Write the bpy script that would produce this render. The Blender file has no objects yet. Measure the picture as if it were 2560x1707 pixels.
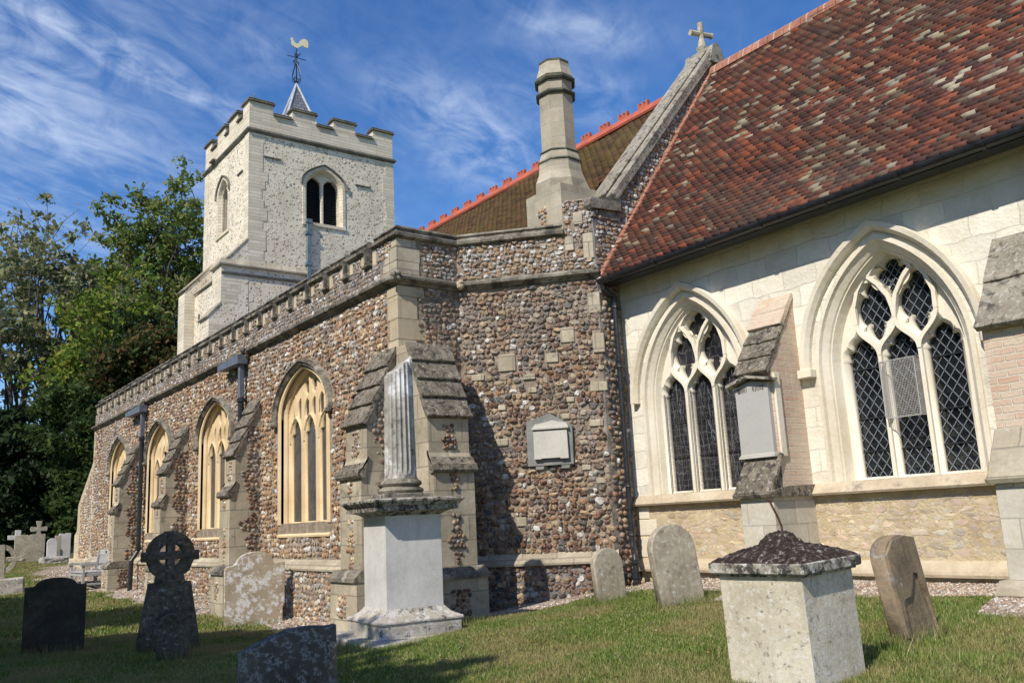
import bpy, bmesh, math, random
import numpy as np
from mathutils import Vector, Matrix
rng = np.random.default_rng(7)
random.seed(7)
R = math.radians
scene = bpy.context.scene
COL = scene.collection

# ------------------------------------------------------------------ camera
FPX = 2208.79
YAW, PIT, ROL = R(-53.0413), R(11.3926), R(-2.8437)
EYE = np.array([0, 0, 1.55])
def cam_axes(yaw, pit, rol):
    f = np.array([math.sin(yaw)*math.cos(pit), math.cos(yaw)*math.cos(pit), math.sin(pit)])
    r = np.array([math.cos(yaw), -math.sin(yaw), 0.0])
    u = np.cross(r, f)
    return np.array([r*math.cos(rol)+u*math.sin(rol), -r*math.sin(rol)+u*math.cos(rol), f])
CM = cam_axes(YAW, PIT, ROL)
cd = bpy.data.cameras.new('camera')
cam = bpy.data.objects.new('camera', cd)
COL.objects.link(cam)
cd.sensor_width = 36.0
cd.lens = 36.0*FPX/2560.0
cd.clip_start = 0.05
cd.clip_end = 3000
rot = Matrix(((CM[0][0], CM[1][0], -CM[2][0]), (CM[0][1], CM[1][1], -CM[2][1]), (CM[0][2], CM[1][2], -CM[2][2])))
cam.matrix_world = Matrix.Translation(Vector(EYE)) @ rot.to_4x4()
scene.camera = cam

# ------------------------------------------------------------------ sun, sky, exposure
SUN = Vector((0.36, -1.0, 1.0)).normalized()
SUN_EL = math.asin(SUN.z)
SUN_AZ = math.atan2(SUN.x, SUN.y)
sl = bpy.data.lights.new('sun', 'SUN')
sl.energy = 5.0
sl.angle = R(0.55)
sl.color = (1.0, 0.93, 0.82)
sun = bpy.data.objects.new('sun', sl)
COL.objects.link(sun)
sun.rotation_euler = SUN.to_track_quat('Z', 'Y').to_euler()

world = bpy.data.worlds.new('World')
scene.world = world
world.use_nodes = True
wt = world.node_tree
wt.nodes.clear()
def wn(t, **k):
    n = wt.nodes.new(t)
    for a, b in k.items():
        setattr(n, a, b)
    return n
wl = wt.links.new
wout = wn('ShaderNodeOutputWorld'); wbg = wn('ShaderNodeBackground')
wbg.inputs['Strength'].default_value = 0.115
sky = wn('ShaderNodeTexSky', sky_type='NISHITA', sun_disc=False)
sky.sun_elevation = SUN_EL
sky.sun_rotation = SUN_AZ
sky.altitude = 0
sky.air_density = 1.0
sky.dust_density = 0.25
sky.ozone_density = 3.5
hs = wn('ShaderNodeHueSaturation')
hs.inputs['Saturation'].default_value = 1.27
hs.inputs['Value'].default_value = 1.34
hs.inputs['Hue'].default_value = 0.509
wl(sky.outputs[0], hs.inputs['Color'])
# thin cirrus on a plane high above: direction divided by its height
tc = wn('ShaderNodeTexCoord'); sep = wn('ShaderNodeSeparateXYZ')
wl(tc.outputs['Generated'], sep.inputs[0])
mz = wn('ShaderNodeMath', operation='MAXIMUM'); wl(sep.outputs[2], mz.inputs[0]); mz.inputs[1].default_value = 0.04
dx = wn('ShaderNodeMath', operation='DIVIDE'); wl(sep.outputs[0], dx.inputs[0]); wl(mz.outputs[0], dx.inputs[1])
dy = wn('ShaderNodeMath', operation='DIVIDE'); wl(sep.outputs[1], dy.inputs[0]); wl(mz.outputs[0], dy.inputs[1])
cmb = wn('ShaderNodeCombineXYZ'); wl(dx.outputs[0], cmb.inputs[0]); wl(dy.outputs[0], cmb.inputs[1])
def vmap(src, loc=(0, 0, 0), rz=0.0, sc=(1, 1, 1)):
    m = wn('ShaderNodeMapping', vector_type='TEXTURE')
    m.inputs['Location'].default_value = loc
    m.inputs['Rotation'].default_value = (0, 0, rz)
    m.inputs['Scale'].default_value = sc
    wl(src, m.inputs[0])
    return m.outputs[0]
def wnoise(v, s, det, rough, dist=0.0):
    n = wn('ShaderNodeTexNoise'); wl(v, n.inputs['Vector'])
    n.inputs['Scale'].default_value = s; n.inputs['Detail'].default_value = det
    n.inputs['Roughness'].default_value = rough; n.inputs['Distortion'].default_value = dist
    return n.outputs['Fac']
def wmath(op, a, b=None, c=None, clamp=False):
    n = wn('ShaderNodeMath', operation=op, use_clamp=clamp)
    for i, v in enumerate((a, b, c)):
        if v is None: continue
        if isinstance(v, (int, float)): n.inputs[i].default_value = v
        else: wl(v, n.inputs[i])
    return n.outputs[0]
def wblob(x, y, rz, sx, sy, pw=1.0):
    v = vmap(cmb.outputs[0], (x, y, 0), rz, (sx, sy, 1))
    l = wn('ShaderNodeVectorMath', operation='LENGTH'); wl(v, l.inputs[0])
    e = wmath('MULTIPLY', l.outputs['Value'], l.outputs['Value'])
    g = wmath('POWER', 2.718, wmath('MULTIPLY', e, -1.0))
    return wmath('MULTIPLY', g, pw)
def wrange(v, a, b):
    m = wn('ShaderNodeMapRange', interpolation_type='SMOOTHSTEP')
    wl(v, m.inputs[0]); m.inputs[1].default_value = a; m.inputs[2].default_value = b
    return m.outputs[0]
# streak directions on the cloud plane
ang1 = math.atan2(0.4, -0.22)
st1 = wnoise(vmap(cmb.outputs[0], (0, 0, 0), ang1, (0.7, 0.3, 1)), 2.6, 8, 0.6, 1.3)
st2 = wnoise(vmap(cmb.outputs[0], (3, 1, 0), ang1+0.45, (0.6, 0.34, 1)), 2.6, 8, 0.6, 1.2)
st3 = wnoise(vmap(cmb.outputs[0], (5, 2, 0), 0.3, (1.0, 1.0, 1)), 1.7, 5, 0.55, 0.3)
blobs = [wblob(-1.86, 0.43, ang1, 0.42, 0.055, 0.85), wblob(-2.25, 0.28, ang1+0.2, 0.42, 0.2, 0.55),
         wblob(-1.85, 0.22, ang1+0.6, 0.3, 0.22, 0.5), wblob(-1.66, 0.55, ang1+.5, 0.2, 0.16, 0.3),
         wblob(-1.72, 1.17, 1.95, 0.28, 0.13, 0.75), wblob(-1.92, 1.36, 2.2, 0.22, 0.14, 0.55), wblob(-1.46, 1.36, 1.9, 0.16, 0.1, 0.55),
         wblob(-1.25, 1.15, 1.4, 0.17, 0.09, 0.6), wblob(-3.0, 0.5, ang1, 0.9, 0.5, 0.35), wblob(-2.6, 1.1, ang1, 0.5, 0.2, 0.3)]
msk = blobs[0]
for b in blobs[1:]:
    msk = wmath('ADD', msk, b)
tex = wmath('ADD', wmath('MULTIPLY', st1, 0.5), wmath('MULTIPLY', st2, 0.5))
tex = wmath('ADD', tex, wmath('MULTIPLY', wmath('SUBTRACT', st3, 0.5), 0.6))
cl = wrange(tex, 0.26, 0.80)
cl = wmath('MULTIPLY', cl, wmath('ADD', msk, 0.07), None, True)
cl = wmath('MULTIPLY', cl, 0.95, None, True)
mixc = wn('ShaderNodeMix', data_type='RGBA')
wl(cl, mixc.inputs[0]); wl(hs.outputs[0], mixc.inputs[6])
mixc.inputs[7].default_value = (6.6, 7.6, 9.4, 1)
wl(mixc.outputs[2], wbg.inputs[0]); wl(wbg.outputs[0], wout.inputs[0])

scene.view_settings.view_transform = 'Standard'
scene.view_settings.look = 'None'
scene.view_settings.gamma = 1
scene.view_settings.use_curve_mapping = False
scene.view_settings.exposure = 0.0

# ------------------------------------------------------------------ placement helpers
def ray(px, py):
    d = np.array([(px-1280)/FPX, -(py-853.5)/FPX, 1.0])
    return CM.T @ d
def ony(px, py, y): d = ray(px, py); return EYE+d*(y/d[1])
def onx(px, py, x): d = ray(px, py); return EYE+d*(x/d[0])
def ond(px, py, D): d = ray(px, py); return EYE+d*(D/math.hypot(d[0], d[1]))
GX = [-90, -60, -45, -35, -31, -28, -25, -20, -13.5, -11.5, -10.4, -9.4, -8.5, 0, 20]
GZ = [1.3, 1.2, 1.05, .85, .55, .36, .2, .03, .0, .08, .30, .48, .60, .64, .64]
def G(x, y):
    x = np.asarray(x, float); y = np.asarray(y, float)
    f = np.interp(x, GX, GZ)
    w = np.clip((-x-17)/8, 0, 1); w = w*w*(3-2*w)
    k = np.clip(y/9, 0, 1)**1.3
    old = .1+(f-.1)*k
    fw = .1+(f-.1)*np.clip((y+6)/10, 0, 1)
    return old*(1-w)+fw*w + .012*np.sin(x*1.9+y*.7)*np.cos(y*1.7-x*.4)
def hitg(px, py):
    d = ray(px, py)
    for t in np.linspace(.5, 120, 5000):
        p = EYE+d*t
        if p[2] <= G(p[0], p[1]): return p
    return p

# ------------------------------------------------------------------ objects
ORG = {}
def setp(o, label=None, cat=None, group=None, kind=None):
    if label: o['label'] = label
    if cat: o['category'] = cat
    if group: o['group'] = group
    if kind: o['kind'] = kind
def thing(name, label, cat, loc=(0, 0, 0), rz=0.0, group=None, rx=0.0, ry=0.0):
    o = bpy.data.objects.new(name, None)
    COL.objects.link(o)
    o.location = loc
    o.rotation_euler = (rx, ry, rz)
    o.empty_display_size = 0.3
    setp(o, label, cat, group)
    ORG[o] = Vector(loc)
    return o
def link_mesh(name, me, m, parent=None, local=False, smooth=False):
    o = bpy.data.objects.new(name, me)
    COL.objects.link(o)
    if m is not None and not me.materials: me.materials.append(m)
    org = Vector((0, 0, 0))
    if parent is not None:
        o.parent = parent
        org = ORG[parent]
    ORG[o] = org
    if not local and parent is not None:
        me.transform(Matrix.Translation(-org))
    if smooth:
        me.polygons.foreach_set('use_smooth', [True]*len(me.polygons))
    me.update()
    return o
class MB:
    def __init__(s): s.v = []; s.f = []; s.pc = []
    def add(s, v, f):
        n = len(s.v); s.pc.append((n, len(s.f)))
        s.v += [tuple(map(float, p)) for p in v]
        s.f += [tuple(i+n for i in q) for q in f]
        return s
    def box(s, x0, x1, y0, y1, z0, z1, b=0.0):
        if x0 > x1: x0, x1 = x1, x0
        if y0 > y1: y0, y1 = y1, y0
        return s.obox((x0, y0, z0), (1, 0, 0), (0, 1, 0), (0, 0, 1), x1-x0, y1-y0, z1-z0, b)
    def obox(s, o, u, v, w, a, b_, c, bev=0.0):
        o = np.array(o, float); u = np.array(u, float); v = np.array(v, float); w = np.array(w, float)
        if bev <= 0:
            P = [o+u*(a*i)+v*(b_*j)+w*(c*k) for k in (0, 1) for j in (0, 1) for i in (0, 1)]
            return s.add(P, [(0, 2, 3, 1), (4, 5, 7, 6), (0, 1, 5, 4), (2, 6, 7, 3), (0, 4, 6, 2), (1, 3, 7, 5)])
        bev = min(bev, a*.45, b_*.45, c*.45)
        P = []; idx = {}
        for i in (0, 1):
            for j in (0, 1):
                for k in (0, 1):
                    base = [a*i, b_*j, c*k]; sg = [1-2*i, 1-2*j, 1-2*k]
                    for ax in range(3):
                        q = [base[t]+(sg[t]*bev if t != ax else 0) for t in range(3)]
                        idx[(i, j, k, ax)] = len(P); P.append(o+u*q[0]+v*q[1]+w*q[2])
        F = []
        def A(i, j, k, ax): return idx[(i, j, k, ax)]
        for i in (0, 1): F.append([A(i, j, k, 0) for j, k in ((0, 0), (1, 0), (1, 1), (0, 1))][::(1 if i else -1)])
        for j in (0, 1): F.append([A(i, j, k, 1) for i, k in ((0, 0), (1, 0), (1, 1), (0, 1))][::(-1 if j else 1)])
        for k in (0, 1): F.append([A(i, j, k, 2) for i, j in ((0, 0), (1, 0), (1, 1), (0, 1))][::(1 if k else -1)])
        for i in (0, 1):
            for j in (0, 1): F.append([A(i, j, 0, 0), A(i, j, 1, 0), A(i, j, 1, 1), A(i, j, 0, 1)])
        for i in (0, 1):
            for k in (0, 1): F.append([A(i, 0, k, 0), A(i, 1, k, 0), A(i, 1, k, 2), A(i, 0, k, 2)])
        for j in (0, 1):
            for k in (0, 1): F.append([A(0, j, k, 1), A(1, j, k, 1), A(1, j, k, 2), A(0, j, k, 2)])
        for i in (0, 1):
            for j in (0, 1):
                for k in (0, 1): F.append([A(i, j, k, 0), A(i, j, k, 1), A(i, j, k, 2)])
        return s.add(P, F)
    def prism(s, poly, o, u, v, n, t):
        """polygon (u,v) extruded t along n"""
        o = np.array(o, float); u = np.array(u, float); v = np.array(v, float); n = np.array(n, float)
        k = len(poly)
        P = [o+u*a+v*b for a, b in poly]+[o+u*a+v*b+n*t for a, b in poly]
        F = [tuple(range(k))[::-1], tuple(range(k, 2*k))]+[(i, (i+1) % k, k+(i+1) % k, k+i) for i in range(k)]
        return s.add(P, F)
    def lathe(s, c, prof, n=24, ph=0.0, rf=None):
        P = []; F = []
        m = len(prof)
        for i in range(n):
            a = 2*math.pi*i/n+ph
            for r, z in prof:
                rr = r*(rf(a, z) if rf else 1)
                P.append((c[0]+rr*math.cos(a), c[1]+rr*math.sin(a), c[2]+z))
        for i in range(n):
            j = (i+1) % n
            for q in range(m-1):
                F.append((i*m+q, j*m+q, j*m+q+1, i*m+q+1))
        F.append(tuple(i*m for i in range(n))[::-1]); F.append(tuple(i*m+m-1 for i in range(n)))
        return s.add(P, F)
    def tube(s, pts, r, n=8, r2=None):
        pts = [np.array(p, float) for p in pts]
        P = []; F = []
        m = len(pts)
        prev = None
        for i, p in enumerate(pts):
            t = pts[min(i+1, m-1)]-pts[max(i-1, 0)]
            t = t/(np.linalg.norm(t)+1e-9)
            if prev is None:
                a = np.array([0, 0, 1.0]) if abs(t[2]) < .9 else np.array([1.0, 0, 0])
            else: a = prev
            x = a-t*np.dot(a, t); x /= (np.linalg.norm(x)+1e-9); prev = x
            y = np.cross(t, x)
            rr = r if r2 is None else r+(r2-r)*i/(m-1)
            if hasattr(r, '__len__'): rr = r[i]
            for k in range(n):
                an = 2*math.pi*k/n
                P.append(p+x*rr*math.cos(an)+y*rr*math.sin(an))
        for i in range(m-1):
            for k in range(n):
                j = (k+1) % n
                F.append((i*n+k, i*n+j, (i+1)*n+j, (i+1)*n+k))
        F.append(tuple(range(n))[::-1]); F.append(tuple((m-1)*n+k for k in range(n)))
        return s.add(P, F)
    def sweep(s, path, prof, closed=False, cap=True):
        """path: (x,y) in plan; prof: (outward offset to the right of travel, z)"""
        pts = [np.array(p, float) for p in path]
        n = len(pts); P = []; F = []
        for i in range(n):
            d0 = pts[i]-pts[i-1] if (i > 0 or closed) else pts[1]-pts[0]
            d1 = pts[(i+1) % n]-pts[i] if (i < n-1 or closed) else pts[-1]-pts[-2]
            d0 = d0/np.linalg.norm(d0); d1 = d1/np.linalg.norm(d1)
            n0 = np.array([d0[1], -d0[0]]); n1 = np.array([d1[1], -d1[0]])
            m = n0+n1; m = m/max(np.dot(m, n0), .2)
            for a, z in prof:
                q = pts[i]+m*a
                P.append((q[0], q[1], z))
        k = len(prof)
        for i in range(n if closed else n-1):
            j = (i+1) % n
            for q in range(k):
                r_ = (q+1) % k
                F.append((i*k+q, j*k+q, j*k+r_, i*k+r_))
        if cap and not closed:
            F.append(tuple(range(k))); F.append(tuple((n-1)*k+q for q in range(k))[::-1])
        return s.add(P, F)
    def arch(s, path, prof, o, u, w, nrm, closed=False):
        """path (a,b) in wall plane (o,u,w); prof: (offset outward in plane, offset along nrm)"""
        o = np.array(o, float); u = np.array(u, float); w = np.array(w, float); nrm = np.array(nrm, float)
        pts = [np.array(p, float) for p in path]
        n = len(pts); P = []; F = []
        for i in range(n):
            d0 = pts[i]-pts[i-1] if (i > 0 or closed) else pts[1]-pts[0]
            d1 = pts[(i+1) % n]-pts[i] if (i < n-1 or closed) else pts[-1]-pts[-2]
            d0 = d0/np.linalg.norm(d0); d1 = d1/np.linalg.norm(d1)
            n0 = np.array([-d0[1], d0[0]]); n1 = np.array([-d1[1], d1[0]])
            m = n0+n1; m = m/max(np.dot(m, n0), .3)
            for a, dd in prof:
                q = pts[i]+m*a
                P.append(o+u*q[0]+w*q[1]+nrm*dd)
        k = len(prof)
        for i in range(n if closed else n-1):
            j = (i+1) % n
            for q in range(k):
                r_ = (q+1) % k
                F.append((i*k+q, j*k+q, j*k+r_, i*k+r_))
        if not closed:
            F.append(tuple(range(k))); F.append(tuple((n-1)*k+q for q in range(k))[::-1])
        return s.add(P, F)
    def build_split(s, name, m, parent=None, **k):
        """every piece added becomes an object of its own"""
        out = []
        pc = s.pc+[(len(s.v), len(s.f))]
        for (a, fa), (b, fb) in zip(pc[:-1], pc[1:]):
            q = MB(); q.add(s.v[a:b], [tuple(i-a for i in f) for f in s.f[fa:fb]])
            out.append(q.build(name, m, parent, **k))
        return out
    def build(s, name, m, parent=None, local=False, smooth=False, recalc=True, subdiv=0, rough=0.0):
        me = bpy.data.meshes.new(name)
        me.from_pydata(s.v, [], s.f)
        if recalc or subdiv:
            bm = bmesh.new(); bm.from_mesh(me)
            if subdiv:
                bmesh.ops.subdivide_edges(bm, edges=bm.edges[:], cuts=subdiv, use_grid_fill=True)
                if rough:
                    rr = random.Random(len(s.v))
                    from mathutils import noise as mn
                    off = Vector((rr.random()*50, rr.random()*50, 0))
                    for v in bm.verts:
                        v.co += Vector(mn.noise_vector(v.co*9+off))*rough+Vector(mn.noise_vector(v.co*30+off))*rough*.4
            bmesh.ops.recalc_face_normals(bm, faces=bm.faces)
            bm.to_mesh(me); bm.free()
        return link_mesh(name, me, m, parent, local, smooth)
def tri_mesh(name, V, F, m, parent=None, local=False, smooth=False, quads=False):
    me = bpy.data.meshes.new(name)
    V = np.ascontiguousarray(V, dtype=np.float32); F = np.ascontiguousarray(F, dtype=np.int32)
    k = F.shape[1]
    me.vertices.add(len(V)); me.vertices.foreach_set('co', V.ravel())
    me.loops.add(F.size); me.loops.foreach_set('vertex_index', F.ravel())
    me.polygons.add(len(F))
    me.polygons.foreach_set('loop_start', np.arange(0, F.size, k, dtype=np.int32))
    me.polygons.foreach_set('loop_total', np.full(len(F), k, dtype=np.int32))
    me.update(calc_edges=True); me.validate()
    return link_mesh(name, me, m, parent, local, smooth)
def plate(name, outer, holes, o, u, w, n, thick, m, parent=None, bevel=0.0, res=2):
    """flat plate with holes, front face at o, going thick towards -n"""
    cu = bpy.data.curves.new(name, 'CURVE'); cu.dimensions = '2D'; cu.fill_mode = 'BOTH'
    for pts in [outer]+list(holes):
        sp = cu.splines.new('POLY'); sp.points.add(len(pts)-1)
        for i, (a, b) in enumerate(pts): sp.points[i].co = (a, b, 0, 1)
        sp.use_cyclic_u = True
    cu.extrude = max(thick/2-bevel, .001); cu.bevel_depth = bevel; cu.bevel_resolution = 0
    if bevel: cu.offset = -bevel
    ob = bpy.data.objects.new('tmp', cu); COL.objects.link(ob)
    dg = bpy.context.evaluated_depsgraph_get()
    me = bpy.data.meshes.new_from_object(ob.evaluated_get(dg))
    bpy.data.objects.remove(ob); bpy.data.curves.remove(cu)
    o = Vector(o)-Vector(n)*(thick/2); u = Vector(u); w = Vector(w); n = Vector(n)
    mat4 = Matrix(((u.x, w.x, n.x, o.x), (u.y, w.y, n.y, o.y), (u.z, w.z, n.z, o.z), (0, 0, 0, 1)))
    me.transform(mat4)
    if mat4.determinant() < 0: me.flip_normals()
    me.materials.clear(); me.name = name
    return link_mesh(name, me, m, parent)
# ------------------------------------------------------------------ materials
class NT:
    def __init__(s, name):
        s.m = bpy.data.materials.new(name); s.m.use_nodes = True
        s.t = s.m.node_tree; s.t.nodes.clear()
        s.out = s.n('ShaderNodeOutputMaterial'); s.b = s.n('ShaderNodeBsdfPrincipled')
        s.l(s.b.outputs[0], s.out.inputs[0])
        s.b.inputs['Roughness'].default_value = .9
        s.b.inputs['Specular IOR Level'].default_value = .25
        s.tc = s.n('ShaderNodeTexCoord'); s.geo = s.n('ShaderNodeNewGeometry')
        s.obj = s.tc.outputs['Object']
    def n(s, t, **k):
        q = s.t.nodes.new(t)
        for a, b in k.items(): setattr(q, a, b)
        return q
    def l(s, a, b): s.t.links.new(a, b)
    def put(s, v, sock):
        if isinstance(v, (int, float)): sock.default_value = v
        elif isinstance(v, (tuple, list)): sock.default_value = (*v, 1) if len(v) == 3 and len(sock.default_value) == 4 else v
        else: s.l(v, sock)
    def math(s, op, a, b=None, c=None, clamp=False):
        q = s.n('ShaderNodeMath', operation=op, use_clamp=clamp)
        for i, v in enumerate((a, b, c)):
            if v is not None: s.put(v, q.inputs[i])
        return q.outputs[0]
    def noise(s, sc, det=4, rough=.55, vec=None, dist=0.0, col=False):
        q = s.n('ShaderNodeTexNoise'); s.l(vec or s.obj, q.inputs['Vector'])
        q.inputs['Scale'].default_value = sc; q.inputs['Detail'].default_value = det
        q.inputs['Roughness'].default_value = rough; q.inputs['Distortion'].default_value = dist
        return q.outputs['Color' if col else 'Fac']
    def vor(s, sc, feat='F1', vec=None, rnd=1.0, out='Distance'):
        q = s.n('ShaderNodeTexVoronoi', feature=feat); s.l(vec or s.obj, q.inputs['Vector'])
        q.inputs['Scale'].default_value = sc; q.inputs['Randomness'].default_value = rnd
        return q.outputs[out]
    def ramp(s, v, stops, interp='LINEAR'):
        q = s.n('ShaderNodeValToRGB'); s.l(v, q.inputs[0]); r = q.color_ramp; r.interpolation = interp
        while len(r.elements) < len(stops): r.elements.new(.5)
        for e, (p, c) in zip(r.elements, stops):
            e.position = p; e.color = (*c, 1) if hasattr(c, '__len__') else (c, c, c, 1)
        return q.outputs[0]
    def rng(s, v, a, b, c=0.0, d=1.0, sm=True):
        q = s.n('ShaderNodeMapRange', interpolation_type='SMOOTHSTEP' if sm else 'LINEAR'); s.l(v, q.inputs[0])
        for i, x in enumerate((a, b, c, d)): q.inputs[i+1].default_value = x
        return q.outputs[0]
    def mix(s, f, a, b, mode='MIX'):
        q = s.n('ShaderNodeMix', data_type='RGBA', blend_type=mode)
        s.put(f, q.inputs[0]); s.put(a, q.inputs[6]); s.put(b, q.inputs[7])
        return q.outputs[2]
    def bump(s, h, dist=.01, st=1.0, nrm=None):
        q = s.n('ShaderNodeBump'); s.l(h, q.inputs['Height']); q.inputs['Distance'].default_value = dist
        q.inputs['Strength'].default_value = st
        if nrm is not None: s.l(nrm, q.inputs['Normal'])
        return q.outputs[0]
    def fin(s, col=None, nrm=None, rough=None):
        if col is not None: s.put(col, s.b.inputs['Base Color'])
        if nrm is not None: s.l(nrm, s.b.inputs['Normal'])
        if rough is not None: s.put(rough, s.b.inputs['Roughness'])
        return s.m
    def wallvec(s, sx=1.0, sz=1.0):
        """2-D coordinates along any upright wall: distance along it, height"""
        c = s.n('ShaderNodeVectorMath', operation='CROSS_PRODUCT'); s.l(s.geo.outputs['True Normal'], c.inputs[0]); c.inputs[1].default_value = (0, 0, 1)
        nn = s.n('ShaderNodeVectorMath', operation='NORMALIZE'); s.l(c.outputs[0], nn.inputs[0])
        d = s.n('ShaderNodeVectorMath', operation='DOT_PRODUCT'); s.l(s.geo.outputs['Position'], d.inputs[0]); s.l(nn.outputs[0], d.inputs[1])
        sp = s.n('ShaderNodeSeparateXYZ'); s.l(s.geo.outputs['Position'], sp.inputs[0])
        cb = s.n('ShaderNodeCombineXYZ'); s.l(s.math('MULTIPLY', d.outputs['Value'], sx), cb.inputs[0]); s.l(s.math('MULTIPLY', sp.outputs[2], sz), cb.inputs[1])
        return cb.outputs[0]
    def facing_up(s):
        sp = s.n('ShaderNodeSeparateXYZ'); s.l(s.geo.outputs['Normal'], sp.inputs[0])
        return sp.outputs[2]

def m_stone(name, cols, big=1.6, fine=28, bump=.006, joints=None, jcol=None, lich=None, white=None, black=None, black_up=False, streak=0.0, jst=.6, warm=True):
    """weathered stone: 3-tone mottling, grain, optional block joints and lichens"""
    t = NT(name); cols = [(c_[0]*1.035, c_[1]*1.0, c_[2]*.925) if warm else (c_[0]*.995, c_[1]*.995, c_[2]*.985) for c_ in cols]
    a = t.noise(big, 6, .6); b = t.noise(fine, 5, .7)
    v = t.math('ADD', t.math('MULTIPLY', a, .65), t.math('MULTIPLY', b, .35))
    c = t.ramp(v, [(.33, cols[0]), (.5, cols[1]), (.66, cols[2])])
    h = t.math('ADD', t.math('MULTIPLY', b, .6), t.math('MULTIPLY', t.noise(fine*3.2, 3, .6), .4))
    if joints:
        br = t.n('ShaderNodeTexBrick'); br.offset = .5
        wv = t.wallvec()
        nz = t.noise(3.1, 2, .5, wv, col=True)
        ad = t.n('ShaderNodeVectorMath', operation='MULTIPLY_ADD'); t.l(nz, ad.inputs[0]); ad.inputs[1].default_value = (joints[3],)*3; t.l(wv, ad.inputs[2])
        t.l(ad.outputs[0], br.inputs['Vector'])
        br.inputs['Scale'].default_value = 1; br.inputs['Brick Width'].default_value = joints[0]; br.inputs['Row Height'].default_value = joints[1]
        br.inputs['Mortar Size'].default_value = joints[2]; br.inputs['Mortar Smooth'].default_value = .25; br.inputs['Bias'].default_value = 0
        br.inputs['Color1'].default_value = (0, 0, 0, 1); br.inputs['Color2'].default_value = (1, 1, 1, 1); br.inputs['Mortar'].default_value = (.5, .5, .5, 1)
        bc = t.n('ShaderNodeSeparateColor'); t.l(br.outputs['Color'], bc.inputs[0])
        vv = t.rng(bc.outputs[0], 0, 1, .86, 1.12, False)
        c = t.mix(1.0, c, _grey(t, vv), 'MULTIPLY')
        c = t.mix(t.math('MULTIPLY', br.outputs['Fac'], jst), c, jcol or cols[0])
        h = t.math('SUBTRACT', h, t.math('MULTIPLY', br.outputs['Fac'], 1.2))
    if streak:
        mp = t.n('ShaderNodeMapping'); t.l(t.obj, mp.inputs[0]); mp.inputs['Scale'].default_value = (9, 9, .9)
        sn = t.noise(1.5, 5, .6, mp.outputs[0])
        c = t.mix(t.math('MULTIPLY', t.rng(sn, .5, .72), streak), c, cols[0])
    if white:
        w = t.math('MULTIPLY', t.math('MULTIPLY', t.rng(t.noise(white[0], 7, .68), .53-white[1], .63-white[1]), t.rng(t.noise(white[0]*4.3, 4, .65), .30, .52)), white[2])
        c = t.mix(w, c, white[3] if len(white) > 3 else (.62, .62, .6))
    if lich:
        w = t.math('MULTIPLY', t.rng(t.noise(lich[0], 6, .7, dist=.3), .62-lich[1], .68-lich[1]), .85)
        c = t.mix(w, c, lich[2])
    if black:
        w = t.math('MULTIPLY', t.rng(t.noise(black[0], 7, .7), .54-black[1], .66-black[1]), t.rng(t.noise(black[0]*3.7, 4, .65), .27, .48))
        if black_up: w = t.math('MULTIPLY', w, t.rng(t.facing_up(), .25, .6))
        c = t.mix(t.math('MULTIPLY', w, black[2]), c, (.035, .032, .03))
    return t.fin(c, t.bump(h, bump, .9))
def _grey(t, v):
    q = t.n('ShaderNodeCombineColor')
    for i in range(3): t.l(v, q.inputs[i])
    return q.outputs[0]

def m_cobble(name, stops, noise_amt=.35):
    t = NT(name)
    r = t.geo.outputs['Random Per Island']
    c = t.ramp(r, stops, 'CONSTANT')
    n1 = t.noise(38, 4, .6); n2 = t.noise(9, 3, .6)
    c = t.mix(t.math('MULTIPLY', t.rng(t.noise(16, 5, .7), .52, .66), noise_amt*1.3), c, (.5, .48, .45))
    c = t.mix(t.math('MULTIPLY', t.rng(t.noise(.85, 5, .62), .47, .66), .42), c, (.36, .335, .30))
    c = t.mix(t.math('MULTIPLY', t.rng(t.noise(1.7, 4, .6, dist=.5), .52, .7), .45), c, (.11, .075, .05))
    c = t.mix(t.math('MULTIPLY', t.rng(n2, .35, .6, 1, 0), noise_amt*.6), c, (.07, .05, .04))
    t.b.inputs['Specular IOR Level'].default_value = .4
    return t.fin(c, t.bump(n1, .006, .8), .62)

def stops(pal, n=28, seed=1):
    r = random.Random(seed); out = []
    cum = [w for w, _ in pal]; tot = sum(cum)
    for i in range(n):
        x = r.random()*tot; k = 0
        while x > pal[k][0]: x -= pal[k][0]; k += 1
        c = pal[k][1]; j = .8+.4*r.random()
        out.append((i/n, tuple(min(1, a*j) for a in c)))
    return out
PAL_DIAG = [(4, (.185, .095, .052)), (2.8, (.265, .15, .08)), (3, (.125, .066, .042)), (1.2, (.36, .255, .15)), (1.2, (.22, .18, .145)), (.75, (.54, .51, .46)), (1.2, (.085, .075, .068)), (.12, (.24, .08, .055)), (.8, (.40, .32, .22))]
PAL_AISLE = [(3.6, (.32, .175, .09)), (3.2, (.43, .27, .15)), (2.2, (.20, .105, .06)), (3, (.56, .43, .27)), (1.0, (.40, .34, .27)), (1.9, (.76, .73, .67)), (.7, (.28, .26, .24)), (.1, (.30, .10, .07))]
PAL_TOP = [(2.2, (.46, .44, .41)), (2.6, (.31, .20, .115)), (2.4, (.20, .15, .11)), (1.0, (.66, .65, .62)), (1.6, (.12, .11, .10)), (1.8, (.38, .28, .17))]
M = {}
M['cob_diag'] = m_cobble('cobbles_diagonal', stops(PAL_DIAG, 30, 3))
M['cob_aisle'] = m_cobble('cobbles_aisle', stops(PAL_AISLE, 30, 5), .3)
M['cob_top'] = m_cobble('cobbles_upper', stops(PAL_TOP, 30, 8), .45)
M['gravel'] = m_cobble('gravel', stops([(3, (.42, .31, .21)), (1.6, (.54, .46, .37)), (2.2, (.27, .165, .11)), (.7, (.66, .62, .56)), (1.4, (.20, .165, .14))], 24, 4), .2)
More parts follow.
